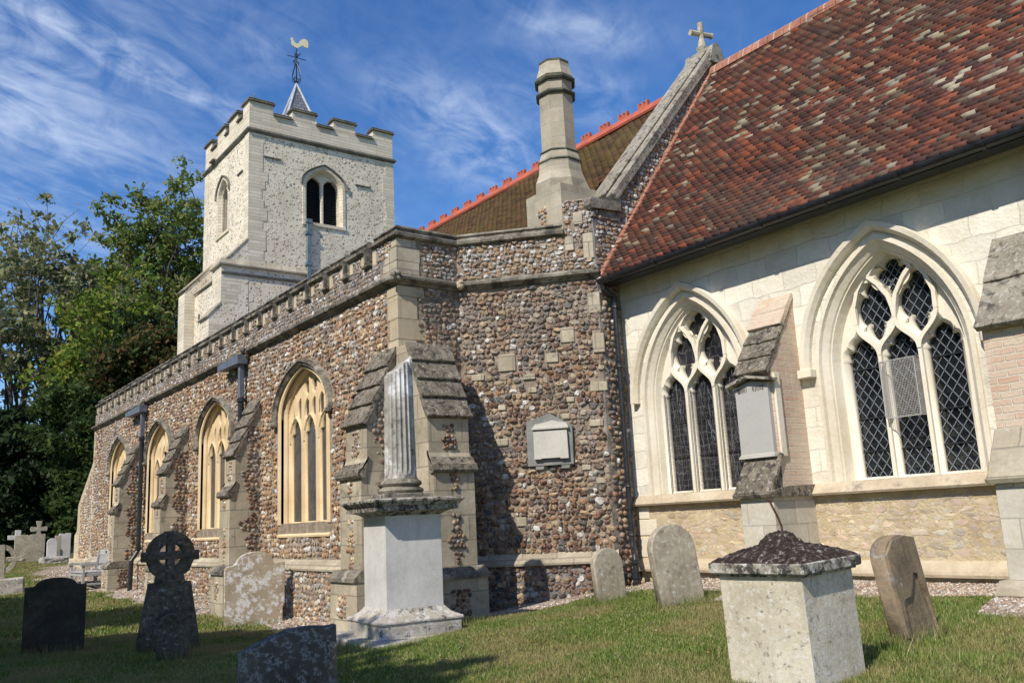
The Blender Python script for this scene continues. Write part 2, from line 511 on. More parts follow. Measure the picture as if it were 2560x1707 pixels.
t = NT('mortar'); M['mortar'] = t.fin(t.ramp(t.noise(7, 6, .65), [(.3, (.20, .155, .115)), (.5, (.31, .25, .19)), (.72, (.46, .39, .30))]), t.bump(t.noise(45, 4, .7), .02, 1))
t = NT('mortar_grey'); M['mortar_grey'] = t.fin(t.ramp(t.noise(7, 6, .65), [(.3, (.13, .12, .11)), (.5, (.24, .22, .2)), (.72, (.38, .36, .33))]), t.bump(t.noise(45, 4, .7), .02, 1))
M['ashlar'] = m_stone('limestone_dressed', [(.40, .335, .24), (.50, .43, .315), (.58, .51, .385)], 1.3, 24, .004, joints=(.42, .3, .006, .01), jcol=(.36, .31, .23), black=(2.2, -.06, .35))
M['coping'] = m_stone('coping_stone', [(.16, .145, .12), (.27, .25, .21), (.40, .375, .325)], 3.2, 24, .014, white=(20, .0, .7, (.5, .48, .43)), lich=(9, -.02, (.44, .41, .34)), black=(9, .03, .8))
M['base_pale'] = m_stone('base_stone', [(.40, .36, .29), (.52, .49, .43), (.62, .60, .56)], 1.5, 22, .006, joints=(.4, .27, .006, .01), jcol=(.36, .33, .27), white=(5, -.02, .6, (.66, .65, .63)))
M['ashlar_grey'] = m_stone('limestone_weathered', [(.29, .255, .195), (.40, .36, .285), (.53, .485, .40)], 2.2, 22, .008, joints=(.5, .33, .008, .01), jcol=(.2, .18, .15), lich=(11, -.02, (.5, .49, .45)), black=(3.2, -.02, .55))
M['window_stone'] = m_stone('window_limestone', [(.58, .44, .265), (.68, .54, .35), (.75, .62, .43)], 1.6, 25, .003)
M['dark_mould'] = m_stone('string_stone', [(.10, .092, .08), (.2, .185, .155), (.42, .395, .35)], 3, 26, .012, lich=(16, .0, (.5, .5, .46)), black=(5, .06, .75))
M['weathering'] = m_stone('weathering_slab', [(.085, .074, .06), (.17, .15, .12), (.30, .27, .22)], 5, 30, .018, white=(26, .0, .75, (.47, .45, .40)), lich=(13, -.03, (.36, .34, .29)), black=(12, .045, .9))
M['chan'] = m_stone('clunch_ashlar', [(.64, .575, .45), (.75, .70, .59), (.80, .765, .68)], .9, 9, .022, joints=(.47, .25, .006, .12), jcol=(.60, .53, .42), streak=.22, black=(1.4, -.06, .3), jst=.22, warm=False)
M['chan_trim'] = m_stone('clunch_moulding', [(.60, .52, .38), (.73, .66, .53), (.80, .75, .64)], 1.3, 20, .008, streak=.2, black=(1.8, -.08, .3), warm=False)
M['trace_new'] = m_stone('tracery_stone', [(.68, .60, .46), (.77, .71, .58), (.82, .77, .66)], 1.5, 22, .003, warm=False)
M['sill'] = m_stone('sill_stone', [(.36, .30, .22), (.5, .43, .33), (.62, .56, .46)], 2.2, 20, .012, lich=(9, .0, (.6, .57, .5)), black=(3, -.03, .45))
t = NT('rubble_mortar'); M['rub_mortar'] = t.fin(t.ramp(t.noise(4, 6, .65), [(.3, (.48, .37, .22)), (.5, (.58, .47, .30)), (.72, (.68, .58, .40))]), t.bump(t.noise(30, 5, .7), .025, 1))
M['rub'] = m_cobble('rubble_pale', stops([(4, (.57, .455, .30)), (3, (.60, .48, .35)), (2, (.53, .40, .29)), (1.0, (.64, .56, .43)), (.12, (.28, .2, .13))], 24, 2), .35)

t = NT('tower_flint')
vv = t.wallvec()
nz = t.noise(5, 3, .6, vv)
d1 = t.vor(8.5, 'F1', vv); cc = t.vor(8.5, 'F1', vv, out='Color')
sc_ = t.n('ShaderNodeSeparateColor'); t.l(cc, sc_.inputs[0])
stn = t.math('MULTIPLY', t.rng(d1, .28, .40, 1, 0), t.rng(sc_.outputs[1], .36, .40))
base = t.ramp(t.noise(2.2, 6, .65), [(.3, (.62, .535, .395)), (.5, (.73, .645, .50)), (.7, (.80, .73, .59))])
sc2 = t.ramp(sc_.outputs[0], [(0, (.36, .30, .23)), (.2, (.54, .46, .35)), (.5, (.76, .72, .64)), (.8, (.62, .53, .41))], 'CONSTANT')
c = t.mix(stn, base, sc2)
hc = t.n('ShaderNodeSeparateColor'); t.l(t.vor(15, 'F1', vv, out='Color'), hc.inputs[0])
hole = t.math('MULTIPLY', t.rng(t.vor(15, 'F1', vv), .24, .36, 1, 0), t.rng(t.math('ADD', hc.outputs[0], t.math('MULTIPLY', t.noise(1.6, 3, .6, vv), .8)), .86, .9))
c = t.mix(t.math('MULTIPLY', hole, .42), c, (.28, .21, .15))
c = t.mix(t.math('MULTIPLY', t.rng(t.noise(.8, 5, .65), .48, .68), .3), c, (.42, .37, .29))
h = t.math('SUBTRACT', t.math('MULTIPLY', stn, .6), t.math('MULTIPLY', hole, 1.0))
M['tower'] = t.fin(c, t.bump(h, .045, 1))
M['tower_ashlar'] = m_stone('tower_dressed', [(.57, .49, .365), (.67, .59, .46), (.74, .66, .53)], 1.1, 12, .006, joints=(.7, .11, .008, .01), jcol=(.45, .39, .3), black=(2.5, -.06, .3), warm=False)
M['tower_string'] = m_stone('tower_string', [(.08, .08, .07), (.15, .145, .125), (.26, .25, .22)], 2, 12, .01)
M['chimney'] = m_stone('chimney_stone', [(.28, .25, .195), (.385, .35, .28), (.48, .44, .36)], 1.8, 20, .006, joints=(.36, .25, .006, .01), jcol=(.5, .47, .4), lich=(10, -.04, (.55, .53, .48)), black=(2.5, -.06, .4))
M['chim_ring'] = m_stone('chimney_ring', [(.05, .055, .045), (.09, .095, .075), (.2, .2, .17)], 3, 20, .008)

def m_tile(name, st, dirt, pale=False):
    t = NT(name)
    c = t.ramp(t.geo.outputs['Random Per Island'], st, 'CONSTANT')
    big = t.noise(.7, 4, .6); f = t.noise(30, 5, .65)
    if pale:
        r2 = t.math('FRACT', t.math('MULTIPLY', t.geo.outputs['Random Per Island'], 37.7))
        dr = t.rng(t.noise(.9, 5, .6), .36, .64)
        pm = t.math('GREATER_THAN', t.math('ADD', r2, t.math('MULTIPLY', dr, .15)), 1.0)
        r3 = t.math('FRACT', t.math('MULTIPLY', t.geo.outputs['Random Per Island'], 91.3))
        c = t.mix(pm, c, t.ramp(r3, [(0, (.40, .35, .26)), (.35, (.27, .245, .19)), (.7, (.34, .29, .19))], 'CONSTANT'))
    c = t.mix(t.math('MULTIPLY', t.rng(big, .48, .68), dirt[0]), c, dirt[1])
    c = t.mix(t.math('MULTIPLY', t.rng(f, .5, .75), .35), c, (.10, .075, .06))
    return t.fin(c, t.bump(f, .006, .7), .85)
M['tile'] = m_tile('clay_tiles', stops([(4, (.145, .054, .038)), (4, (.092, .041, .034)), (1.4, (.23, .074, .042)), (3, (.065, .038, .034)), (1.5, (.14, .10, .07))], 32, 14), (.7, (.085, .060, .047)), True)
M['tile_moss'] = m_tile('mossy_tiles', stops([(4, (.10, .062, .03)), (3, (.13, .082, .034)), (2, (.075, .045, .026)), (1, (.16, .10, .04)), (1, (.13, .06, .035))], 28, 12), (.6, (.115, .095, .03)))
t = NT('ridge_terracotta'); M['ridge_red'] = t.fin(t.ramp(t.noise(5, 4, .6), [(.3, (.34, .085, .05)), (.6, (.46, .12, .07))]), t.bump(t.noise(20, 3), .004), .8)
M['ridge_pink'] = m_stone('ridge_tile', [(.22, .10, .07), (.36, .16, .11), (.46, .26, .2)], 3, 20, .01, joints=(.32, 3.0, .02, .0), jcol=(.5, .42, .34), lich=(9, 0, (.5, .45, .4)))
t = NT('slate'); br = t.n('ShaderNodeTexBrick'); t.l(t.wallvec(), br.inputs['Vector']); br.inputs['Scale'].default_value = 1; br.inputs['Brick Width'].default_value = .2; br.inputs['Row Height'].default_value = .13; br.inputs['Mortar Size'].default_value = .008
br.inputs['Color1'].default_value = (.2, .215, .24, 1); br.inputs['Color2'].default_value = (.13, .14, .165, 1); br.inputs['Mortar'].default_value = (.03, .03, .035, 1)
M['slate'] = t.fin(br.outputs['Color'], t.bump(br.outputs['Fac'], .01, -1.0), .6)
t = NT('lead'); M['lead'] = t.fin(t.ramp(t.noise(6, 4), [(.3, (.34, .36, .39)), (.7, (.5, .52, .55))]), t.bump(t.noise(25, 3), .003), .5)
t = NT('black_iron'); t.b.inputs['Specular IOR Level'].default_value = .5; M['iron'] = t.fin(t.ramp(t.noise(14, 4), [(.3, (.010, .011, .014)), (.7, (.03, .032, .038))]), t.bump(t.noise(50, 3), .002), .38)
t = NT('grey_lead_pipe'); t.b.inputs['Specular IOR Level'].default_value = .5; M['pipe_grey'] = t.fin(t.ramp(t.noise(7, 4), [(.3, (.085, .095, .12)), (.7, (.15, .165, .2))]), t.bump(t.noise(40, 3), .002), .5)
t = NT('pipe_teal'); M['pipe_teal'] = t.fin(t.ramp(t.noise(7, 4), [(.3, (.10, .15, .17)), (.7, (.16, .21, .24))]), None, .5)
t = NT('rust'); M['rust'] = t.fin(t.ramp(t.noise(30, 4), [(.3, (.04, .02, .014)), (.7, (.13, .06, .035))]), None, .8)
t = NT('gilded'); t.b.inputs['Metallic'].default_value = .15; t.b.inputs['Specular IOR Level'].default_value = .8; M['gold'] = t.fin((1.0, .86, .5), None, .3)
def m_glass(name, c0, c1, rough, lead=None):
    t = NT(name); t.b.inputs['Specular IOR Level'].default_value = .6
    c = t.ramp(t.noise(3.5, 4, .6), [(.35, c0), (.65, c1)])
    if lead:
        br = t.n('ShaderNodeTexBrick')
        wv = t.wallvec(); nz = t.noise(4.5, 2, .5, wv, col=True)
        ad = t.n('ShaderNodeVectorMath', operation='MULTIPLY_ADD'); t.l(nz, ad.inputs[0]); ad.inputs[1].default_value = (.22,)*3; t.l(wv, ad.inputs[2])
        t.l(ad.outputs[0], br.inputs['Vector']); br.inputs['Scale'].default_value = 1; br.inputs['Brick Width'].default_value = .14; br.inputs['Row Height'].default_value = .17; br.inputs['Mortar Size'].default_value = .005
        t.put((0, 0, 0), br.inputs['Color1']); t.put((0, 0, 0), br.inputs['Color2']); t.put((1, 1, 1), br.inputs['Mortar'])
        c = t.mix(t.math('MULTIPLY', br.outputs['Fac'], .8), c, lead)
    nn = t.bump(t.noise(7, 2, .5), .02, .5)
    return t.fin(c, nn, rough)
M['glass'] = m_glass('window_glass', (.006, .007, .009), (.018, .02, .024), .09)
M['glass_stained'] = m_glass('stained_glass', (.008, .009, .014), (.03, .03, .035), .3, (.10, .098, .095))
M['glass_aisle'] = m_glass('guarded_glass', (.035, .032, .03), (.085, .078, .072), .35)
t = NT('leading'); M['leading'] = t.fin((.17, .19, .215), None, .5)
t = NT('mesh_wire'); M['wire'] = t.fin((.42, .40, .37), None, .6)
t = NT('mesh_wire_dark'); M['wire_dark'] = t.fin((.15, .14, .13), None, .6)
t = NT('old_wood'); mp = t.n('ShaderNodeMapping'); t.l(t.obj, mp.inputs[0]); mp.inputs['Scale'].default_value = (2, 14, 14)
M['bench'] = t.fin(t.ramp(t.noise(3, 6, .6, mp.outputs[0]), [(.3, (.26, .25, .24)), (.55, (.42, .41, .395)), (.75, (.54, .53, .51))]), t.bump(t.noise(6, 5, .6, mp.outputs[0]), .004))
t = NT('louvre'); M['louvre'] = t.fin((.028, .032, .04), None, .6)
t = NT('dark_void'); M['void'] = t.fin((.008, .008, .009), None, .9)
t = NT('interior_plaster'); M['inner'] = t.fin((.2, .18, .15), None, .9)
def m_brick(name, c1, c2, mo, lime=None):
    t = NT(name); wv = t.wallvec(); nz = t.noise(9, 2, .5, wv, col=True)
    ad = t.n('ShaderNodeVectorMath', operation='MULTIPLY_ADD'); t.l(nz, ad.inputs[0]); ad.inputs[1].default_value = (.025,)*3; t.l(wv, ad.inputs[2])
    br = t.n('ShaderNodeTexBrick'); t.l(ad.outputs[0], br.inputs['Vector']); br.inputs['Scale'].default_value = 1
    br.inputs['Brick Width'].default_value = .2; br.inputs['Row Height'].default_value = .068; br.inputs['Mortar Size'].default_value = .009; br.inputs['Mortar Smooth'].default_value = .3
    t.put(c1, br.inputs['Color1']); t.put(c2, br.inputs['Color2']); t.put(mo, br.inputs['Mortar'])
    c = br.outputs['Color']; n = t.noise(2.3, 6, .65)
    if lime: c = t.mix(t.math('MULTIPLY', t.rng(n, .42, .64), .75), c, lime)
    f = t.noise(35, 4, .65)
    c = t.mix(t.math('MULTIPLY', t.rng(f, .5, .75), .3), c, (.3, .25, .2))
    h = t.math('SUBTRACT', t.math('MULTIPLY', f, .5), br.outputs['Fac'])
    return t.fin(c, t.bump(h, .014, 1))
M['brick'] = m_brick('old_brick', (.56, .37, .27), (.60, .48, .36), (.64, .56, .44), (.66, .56, .44))
M['brick_red'] = m_brick('boundary_brick', (.13, .055, .038), (.09, .045, .035), (.16, .13, .11))

# gravestones
M['gs_pale'] = m_stone('gravestone_pale', [(.21, .185, .145), (.36, .325, .265), (.50, .46, .395)], 4, 26, .010, white=(16, -.02, .75, (.58, .57, .53)), black=(14, -.02, .6), streak=.55)
M['gs_white'] = m_stone('gravestone_white_lichen', [(.27, .225, .17), (.38, .32, .25), (.46, .41, .33)], 3, 24, .010, white=(8, .05, .95, (.72, .71, .70)), black=(24, -.03, .6))
M['gs_dark'] = m_stone('gravestone_dark', [(.055, .048, .038), (.11, .097, .078), (.20, .18, .15)], 3, 24, .010, white=(17, -.03, .7, (.42, .43, .43)), black=(13, .02, .7))
M['gs_black'] = m_stone('gravestone_blackened', [(.030, .026, .021), (.054, .047, .038), (.098, .088, .070)], 3, 20, .005, white=(5, -.09, .5, (.3, .32, .32)))
M['gs_spotted'] = m_stone('gravestone_spotted', [(.045, .041, .037), (.085, .079, .071), (.16, .152, .14)], 2.6, 30, .006, white=(15, .03, .9, (.50, .50, .50)), lich=(26, -.08, (.22, .11, .035)), black=(15, .03, .95))
M['gs_brown'] = m_stone('gravestone_brown', [(.10, .085, .07), (.235, .185, .13), (.34, .27, .19)], 2.4, 18, .012, white=(6, -.06, .8, (.6, .58, .54)), black=(3, -.01, .55), streak=.5)
M['marble'] = m_stone('monument_marble', [(.42, .42, .425), (.56, .565, .575), (.66, .665, .68)], 2, 30, .003, streak=.35, black=(14, -.09, .4))
M['marble_rough'] = m_stone('monument_lichen', [(.26, .24, .21), (.40, .38, .35), (.55, .54, .52)], 5, 30, .014, white=(9, .02, .8, (.62, .61, .60)), lich=(14, -.05, (.26, .15, .08)), black=(10, .015, .85))
M['col_stone'] = m_stone('column_marble', [(.24, .235, .22), (.37, .365, .35), (.52, .515, .50)], 3, 30, .010, white=(3, .02, .85, (.74, .74, .74)), black=(7, -.01, .75), streak=.4)
M['tomb_stone'] = m_stone('tomb_limestone', [(.38, .34, .275), (.55, .51, .43), (.68, .65, .58)], 2.2, 30, .007, white=(20, .01, .55, (.72, .72, .71)), lich=(5, -.05, (.55, .45, .28)), black=(22, -.015, .6), streak=.45)
M['tomb_cap'] = m_stone('tomb_cap_lichen', [(.20, .185, .155), (.33, .31, .27), (.48, .455, .40)], 5, 26, .014, white=(18, .02, .85), lich=(12, -.02, (.36, .27, .12)), black=(11, .075, .95))
t = NT('cap_moss'); n1 = t.noise(24, 6, .7); M['cap_moss'] = t.fin(t.ramp(n1, [(.35, (.018, .013, .011)), (.52, (.05, .034, .028)), (.58, (.13, .10, .085)), (.66, (.42, .41, .38))]), t.bump(n1, .03, 1))
M['slate_tablet'] = m_stone('tablet_slate', [(.15, .155, .16), (.215, .22, .225), (.29, .295, .30)], 4, 24, .003, black=(4, -.05, .3))
M['tablet_pale'] = m_stone('tablet_marble', [(.44, .43, .41), (.52, .51, .49), (.58, .575, .56)], 3, 26, .003, black=(6, -.06, .4))
M['panel_grey'] = m_stone('panel_stone', [(.36, .365, .37), (.42, .425, .43), (.45, .455, .46)], 1.2, 26, .001)
# ------------------------------------------------------------------ scattered stones
def dome_template(k=8):
    V = []; F = []
    for i in range(k):
        a = 2*math.pi*i/k; V.append((math.cos(a), math.sin(a), 0.0))
    for i in range(k):
        a = 2*math.pi*(i+.3)/k; V.append((.76*math.cos(a), .76*math.sin(a), .78))
    V.append((0, 0, .95))
    for i in range(k):
        j = (i+1) % k
        F += [(i, j, k+j), (i, k+j, k+i), (k+i, k+j, 2*k)]
    return np.array(V), np.array(F)
DT = dome_template()
def cobbles(name, m, parent, o, u, w, n, boxes, keep=None, rh=.075, wr=(.06, .14), relief=.03, seed=0, fill=1.0, sub=False, jit=.34, kind=None, filler=1.1, flat=False, fsz=(.012, .028)):
    """rows of rounded stones bedded in the wall face"""
    g = np.random.default_rng(seed+11)
    o = np.array(o, float); u = np.array(u, float); w = np.array(w, float); n = np.array(n, float)
    cx = []; cz = []; sx = []; sz = []
    for (u0, u1, z0, z1) in boxes:
        z = z0
        while z < z1-rh*.35:
            h = rh*(.75+.5*g.random()); h = min(h, z1-z) if z1-z > rh*.4 else rh
            x = u0-.05*g.random()
            while x < u1-wr[0]*.3:
                ww = wr[0]+(wr[1]-wr[0])*g.random()**1.5
                big = g.random() < .06
                c = x+ww/2
                if c+ww*.4 < u1+.01 and c-ww*.4 > u0-.01:
                    cx.append(c); cz.append(z+h/2+(g.random()-.5)*h*.35); sx.append(ww/2*fill); sz.append(h/2*fill*(1.25 if big else 1))
                x += ww
            z += h
    cx = np.array(cx); cz = np.array(cz); sx = np.array(sx); sz = np.array(sz)
    cz = cz+rh*.38*np.sin(cx*5.1+cz*2.3+seed)*np.sin(cx*2.3-cz*3.1)+(g.random(len(cx))-.5)*rh*.22
    nb_ = len(cx); nf = int(nb_*filler); A_ = np.array([(b-a)*(d-c) for a, b, c, d in boxes]); bi = g.choice(len(boxes), nf, p=A_/A_.sum()); B_ = np.array(boxes)[bi]
    fs = g.uniform(fsz[0], fsz[1], nf)
    cx = np.concatenate([cx, B_[:, 0]+.015+(B_[:, 1]-B_[:, 0]-.03)*g.random(nf)]); cz = np.concatenate([cz, B_[:, 2]+.015+(B_[:, 3]-B_[:, 2]-.03)*g.random(nf)])
    sx = np.concatenate([sx, fs]); sz = np.concatenate([sz, fs*g.uniform(.5, 1, nf)]); big_ = np.concatenate([np.ones(nb_), np.full(nf, .62)])
    lo_, hi_ = min(b[2] for b in boxes), max(b[3] for b in boxes)
    cz = np.clip(cz, lo_+sz*.8, hi_-sz*.8)
    if keep is not None:
        k = keep(cx, cz); cx, cz, sx, sz, big_ = cx[k], cz[k], sx[k], sz[k], big_[k]
    N = len(cx)
    if N < 5: return None
    V, F = DT
    m_ = len(V)
    jr = 1+(g.random((N, m_))-.5)*jit*1.6
    ang = (g.random(N)-.5)*.7
    X = V[None, :, 0]*jr*sx[:, None]; Z = V[None, :, 1]*jr*sz[:, None]
    D = V[None, :, 2]*(relief*(.55+.9*g.random(N))*big_)[:, None]*(1+(g.random((N, m_))-.5)*.6)
    ca, sa = np.cos(ang)[:, None], np.sin(ang)[:, None]
    X2 = X*ca-Z*sa*.8; Z2 = X*sa*.8+Z*ca
    U_ = cx[:, None]+X2; W_ = cz[:, None]+Z2; D = D-.004
    P = o+U_[..., None]*u+W_[..., None]*w+D[..., None]*n
    FF = (F[None]+(np.arange(N)*m_)[:, None, None])
    if np.dot(np.cross(u, w), n) < 0: FF = FF[..., ::-1]
    ob = tri_mesh(name, P.reshape(-1, 3), FF.reshape(-1, 3), m, parent)
    me = ob.data
    me.polygons.foreach_set('use_smooth', [not flat]*len(me.polygons))
    if kind: ob['kind'] = kind
    return ob
def tiles(name, m, parent, o, u, s, n, L, W, tw=.165, gauge=.105, th=.014, seed=0, jit=.004):
    """overlapping tiles: u along eaves, s up the slope, n outward"""
    g = np.random.default_rng(seed)
    o = np.array(o, float); u = np.array(u, float); s = np.array(s, float); n = np.array(n, float)
    rows = int(W/gauge)+1; cols = int(L/tw)+2
    r, c = np.meshgrid(np.arange(rows), np.arange(cols), indexing='ij'); r = r.ravel(); c = c.ravel()
    x0 = (c-1)*tw+(r % 2)*tw/2+(g.random(len(c))-.5)*.006
    x1 = np.minimum(x0+tw-.004, L); x0 = np.maximum(x0, 0)
    k = x1-x0 > .02; r, x0, x1 = r[k], x0[k], x1[k]
    y0 = r*gauge+(g.random(len(r))-.5)*.008; y1 = np.minimum(y0+gauge*1.25, W+.02)
    N = len(r)
    lift = .03+.012*g.random(N)+.024*np.sin(x0*1.1+r*.13)*np.sin(r*.17+x0*.4)+.006*np.sin(x0*5+r)
    P = np.zeros((N, 8, 3))
    for i, (a, b, e, hh) in enumerate(((0, 0, 0, -.03), (1, 0, 0, -.03), (1, 1, 1, -.03), (0, 1, 1, -.03), (0, 0, 0, 1), (1, 0, 0, 1), (1, 1, 1, 0), (0, 1, 1, 0))):
        xx = np.where(a, x1, x0); yy = np.where(b, y1, y0)
        h = np.full(N, -.02) if hh < 0 else (lift+th if hh == 1 else np.full(N, .004))
        h = h+(g.random(N)-.5)*jit*(hh == 1)
        P[:, i] = o+xx[:, None]*u+yy[:, None]*s+h[:, None]*n
    F = np.array([(4, 5, 6, 7), (0, 1, 5, 4), (1, 2, 6, 5), (3, 0, 4, 7)])
    if np.dot(np.cross(u, s), n) < 0: F = F[:, ::-1]
    FF = F[None]+(np.arange(N)*8)[:, None, None]
    return tri_mesh(name, P.reshape(-1, 3), FF.reshape(-1, 4), m, parent)

# ------------------------------------------------------------------ the church
YA, YC, XR, XG = 6.25, 9.2, -11.05, -9.44
K1 = np.array([XR, YA]); K2 = np.array([XR, 7.32]); J = np.array([XG, 8.77])
DL = float(np.linalg.norm(J-K2)); DT2 = (J-K2)/DL; DU = (DT2[0], DT2[1], 0); DN = (DT2[1], -DT2[0], 0)
XW = -31.0
church = thing('church', 'flint and cream stone parish church with square battlemented tower and red tiled chancel roof', 'church', (-15, 9, 0.3))
X, Y, Z = (1, 0, 0), (0, 1, 0), (0, 0, 1)
SO = (0, -1, 0)   # outward normal of south walls

def tudor(cx, hw, zs, h, n=20, pw=2.3, mixk=.26):
    pts = []
    for i in range(n+1):
        x = math.cos(math.pi*i/n)*-1
        z = (max(0, 1-abs(x)**pw))**.5*(1-mixk)+mixk*(1-abs(x))
        pts.append((cx+hw*x, zs+h*z))
    return pts
def gothic(cx, hw, zs, h, n=14):
    c = (h*h-hw*hw)/(2*hw); Rr = hw+c
    a1 = math.atan2(h, c)
    L = [(cx+c-Rr*math.cos(a1*i/n), zs+Rr*math.sin(a1*i/n)) for i in range(n+1)]
    return L+[(2*cx-x, z) for x, z in L[::-1][1:]]
def inside(poly):
    P = np.array(poly)
    def f(x, z):
        c = np.zeros(len(x), bool); j = len(P)-1
        for i in range(len(P)):
            xi, zi = P[i]; xj, zj = P[j]
            if zi != zj:
                k = ((zi > z) != (zj > z)) & (x < (xj-xi)*(z-zi)/(zj-zi)+xi); c ^= k
            j = i
        return c
    return f

# --- aisle south wall
AWIN = [-14.47, -19.08, -23.4, -27.5]
AHW = .97
holes = []
for c in AWIN:
    holes.append([(c-AHW, 1.68)]+tudor(c, AHW, 3.55, .78)+[(c+AHW, 1.68)])
plate('aisle_wall', [(XW, -.4), (XR-.012, -.4), (XR-.012, 5.5), (XW, 5.5)], holes, (0, YA, 0), X, Z, SO, .55, M['mortar'], church)
frames = [inside([(c-1.12, 1.42)]+tudor(c, 1.24, 3.7, .84)+[(c+1.12, 1.42)]) for c in AWIN]
quoins = []
def qkeep(x, z):
    k = np.ones(len(x), bool)
    for f in frames: k &= ~f(x, z)
    return k
QW = .30
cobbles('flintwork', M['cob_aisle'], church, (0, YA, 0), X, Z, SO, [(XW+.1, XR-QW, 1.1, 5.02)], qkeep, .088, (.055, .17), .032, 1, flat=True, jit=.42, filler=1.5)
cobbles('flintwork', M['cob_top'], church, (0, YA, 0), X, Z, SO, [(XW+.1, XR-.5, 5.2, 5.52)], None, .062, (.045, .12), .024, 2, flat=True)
mb = MB(); mb.box(XW, XR-.01, YA-.10, YA+.02, -.4, .95)
mb.build('plinth', M['mortar_grey'], church)
cobbles('plinth_flint', M['cob_aisle'], church, (0, YA-.1, 0), X, Z, SO, [(XW, XR-.3, .05, .90)], None, .08, (.06, .15), .026, 3, flat=True)
# ashlar quoins on the aisle corner
def quoin_stack(name, xs, m=M['ashlar'], seed=1):
    mb = MB()
    for q in xs: mb.obox(*q)
    return mb.build(name, m, church)
r_ = random.Random(4); mb = MB(); z = 1.05
while z < 5.0:
    h = min(.26+.1*r_.random(), 5.02-z)
    a = .22+.13*r_.random(); b = .26+.22*r_.random()
    mb.box(XR-a, XR+.014, YA-.014, YA+b, z, z+h-.004, .006)
    z += h
mb.build_split('quoin_block', M['ashlar'], church)
mb = MB(); z = 5.2; 
for h in (.2, .22, .13):
    a = .3+.12*r_.random(); b = .3+.16*r_.random()
    mb.box(XR-a, XR+.014, YA-.014, YA+b, z, z+h-.004, .006); z += h
mb.build_split('quoin_block', M['ashlar_grey'], church)
mb = MB(); z = .9
while z < 5.0:
    h = .25+.12*r_.random(); mb.box(XW-.014, XW+.15+.2*r_.random(), YA-.012, YA+.3, z, z+h-.004, .006); z += h
mb.build_split('quoin_block', M['ashlar'], church)

# --- east return, diagonal wall, gable stub
plate('return_wall', [(YA+.012, -.4), (7.34, -.4), (7.34, 5.76), (YA+.012, 5.76)], [], (XR, 0, 0), Y, Z, X, .5, M['mortar'], church)
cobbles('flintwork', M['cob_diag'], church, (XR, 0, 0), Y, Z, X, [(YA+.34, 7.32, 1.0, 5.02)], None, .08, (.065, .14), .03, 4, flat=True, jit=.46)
cobbles('flintwork', M['cob_top'], church, (XR, 0, 0), Y, Z, X, [(YA+.4, 7.32, 5.2, 5.74)], None, .068, (.055, .12), .03, 5, flat=True)
KK = (K2[0], K2[1], 0)
S1 = 1.70
plate('diagonal_wall', [(-.06, -.4), (DL, -.4), (DL, 6.32), (S1, 6.32), (S1, 5.76), (-.06, 5.76)], [], KK, DU, Z, DN, .5, M['mortar'], church)
qb = [(.59, .85, 3.73, 3.99), (1.31, 1.5, 3.81, 3.96), (1.55, 1.76, 4.09, 4.32), (2.03, 2.20, 3.9, 4.19), (1.95, 2.2, 3.33, 3.47), (.16, .36, 3.62, 3.72), (.95, 1.14, 3.58, 3.66), (1.02, 1.15, 3.38, 3.46), (1.9, 2.1, 2.82, 2.92), (.5, .68, 2.62, 2.73), (2.0, 2.18, 4.5, 4.82), (1.58, 1.7, 3.2, 3.28), (1.5, 1.62, 2.95, 3.04), (.75, .9, 1.45, 1.58), (.55, .67, 3.15, 3.23), (1.75, 1.88, 2.2, 2.28), (1.95, 2.08, 2.0, 2.08), (1.98, 2.14, 5.35, 5.75), (1.86, 2.0, 5.9, 6.1), (1.71, 1.84, 5.5, 5.72)]
def dkeep(x, z):
    k = np.ones(len(x), bool)
    for a, b, c, d in qb: k &= ~((x > a-.02) & (x < b+.02) & (z > c-.02) & (z < d+.02))
    k &= ~((x > 1.0) & (x < 1.62) & (z > 2.3) & (z < 2.93))
    return k
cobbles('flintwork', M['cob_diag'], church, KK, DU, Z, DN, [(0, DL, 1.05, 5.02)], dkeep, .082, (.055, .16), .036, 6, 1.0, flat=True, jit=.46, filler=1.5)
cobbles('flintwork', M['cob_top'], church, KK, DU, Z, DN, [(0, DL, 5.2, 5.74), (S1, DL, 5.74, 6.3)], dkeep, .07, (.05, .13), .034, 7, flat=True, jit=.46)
g2 = random.Random(9); mb = MB()
for a, b, c, d in qb:
    p = np.array(KK)+np.array(DU)*a+np.array(Z)*c-np.array(DN)*.05
    mb.obox(p, DU, DN, Z, b-a, .05+.022+.012*g2.random(), d-c, .01)
mb.build_split('reused_block', M['ashlar_grey'], church)
mb = MB()
p = np.array(KK)-np.array(DN)*.05; mb.obox(p+np.array([0, 0, -.4]), DU, DN, Z, DL+.05, .13, 1.35)
mb.build('plinth', M['mortar_grey'], church)
cobbles('plinth_flint', M['cob_diag'], church, np.array(KK)+np.array(DN)*.08, DU, Z, DN, [(0.05, DL+.03, .1, .93)], None, .085, (.06, .15), .032, 8, flat=True)
# return from the diagonal to the chancel wall, and nave gable above it
slope = (9.64-6.35)/(12.02-9.24)
plate('gable_wall', [(J[1]-.02, -.2), (YC+.02, -.2), (YC+.02, 5.0), (14.6, 5.0), (14.6, 6.5), (12.02, 9.62), (9.24, 6.33), (J[1]-.02, 6.32)], [], (XG, 0, 0), Y, Z, X, .55, M['mortar_grey'], church)
def gk(y, z):
    lo = 5.05+(y-8.9)*1.4; return (z > lo-.15) & (z < np.minimum(6.3+np.maximum(0, y-9.24)*slope, 9.4))
cobbles('flintwork', M['cob_top'], church, (XG, 0, 0), Y, Z, X, [(J[1], 12.0, 5.0, 9.5)], gk, .075, (.06, .13), .03, 9, flat=True)
cobbles('flintwork', M['cob_diag'], church, (XG, 0, 0), Y, Z, X, [(J[1]+.01, YC, .4, 5.0)], None, .085, (.07, .15), .035, 10)

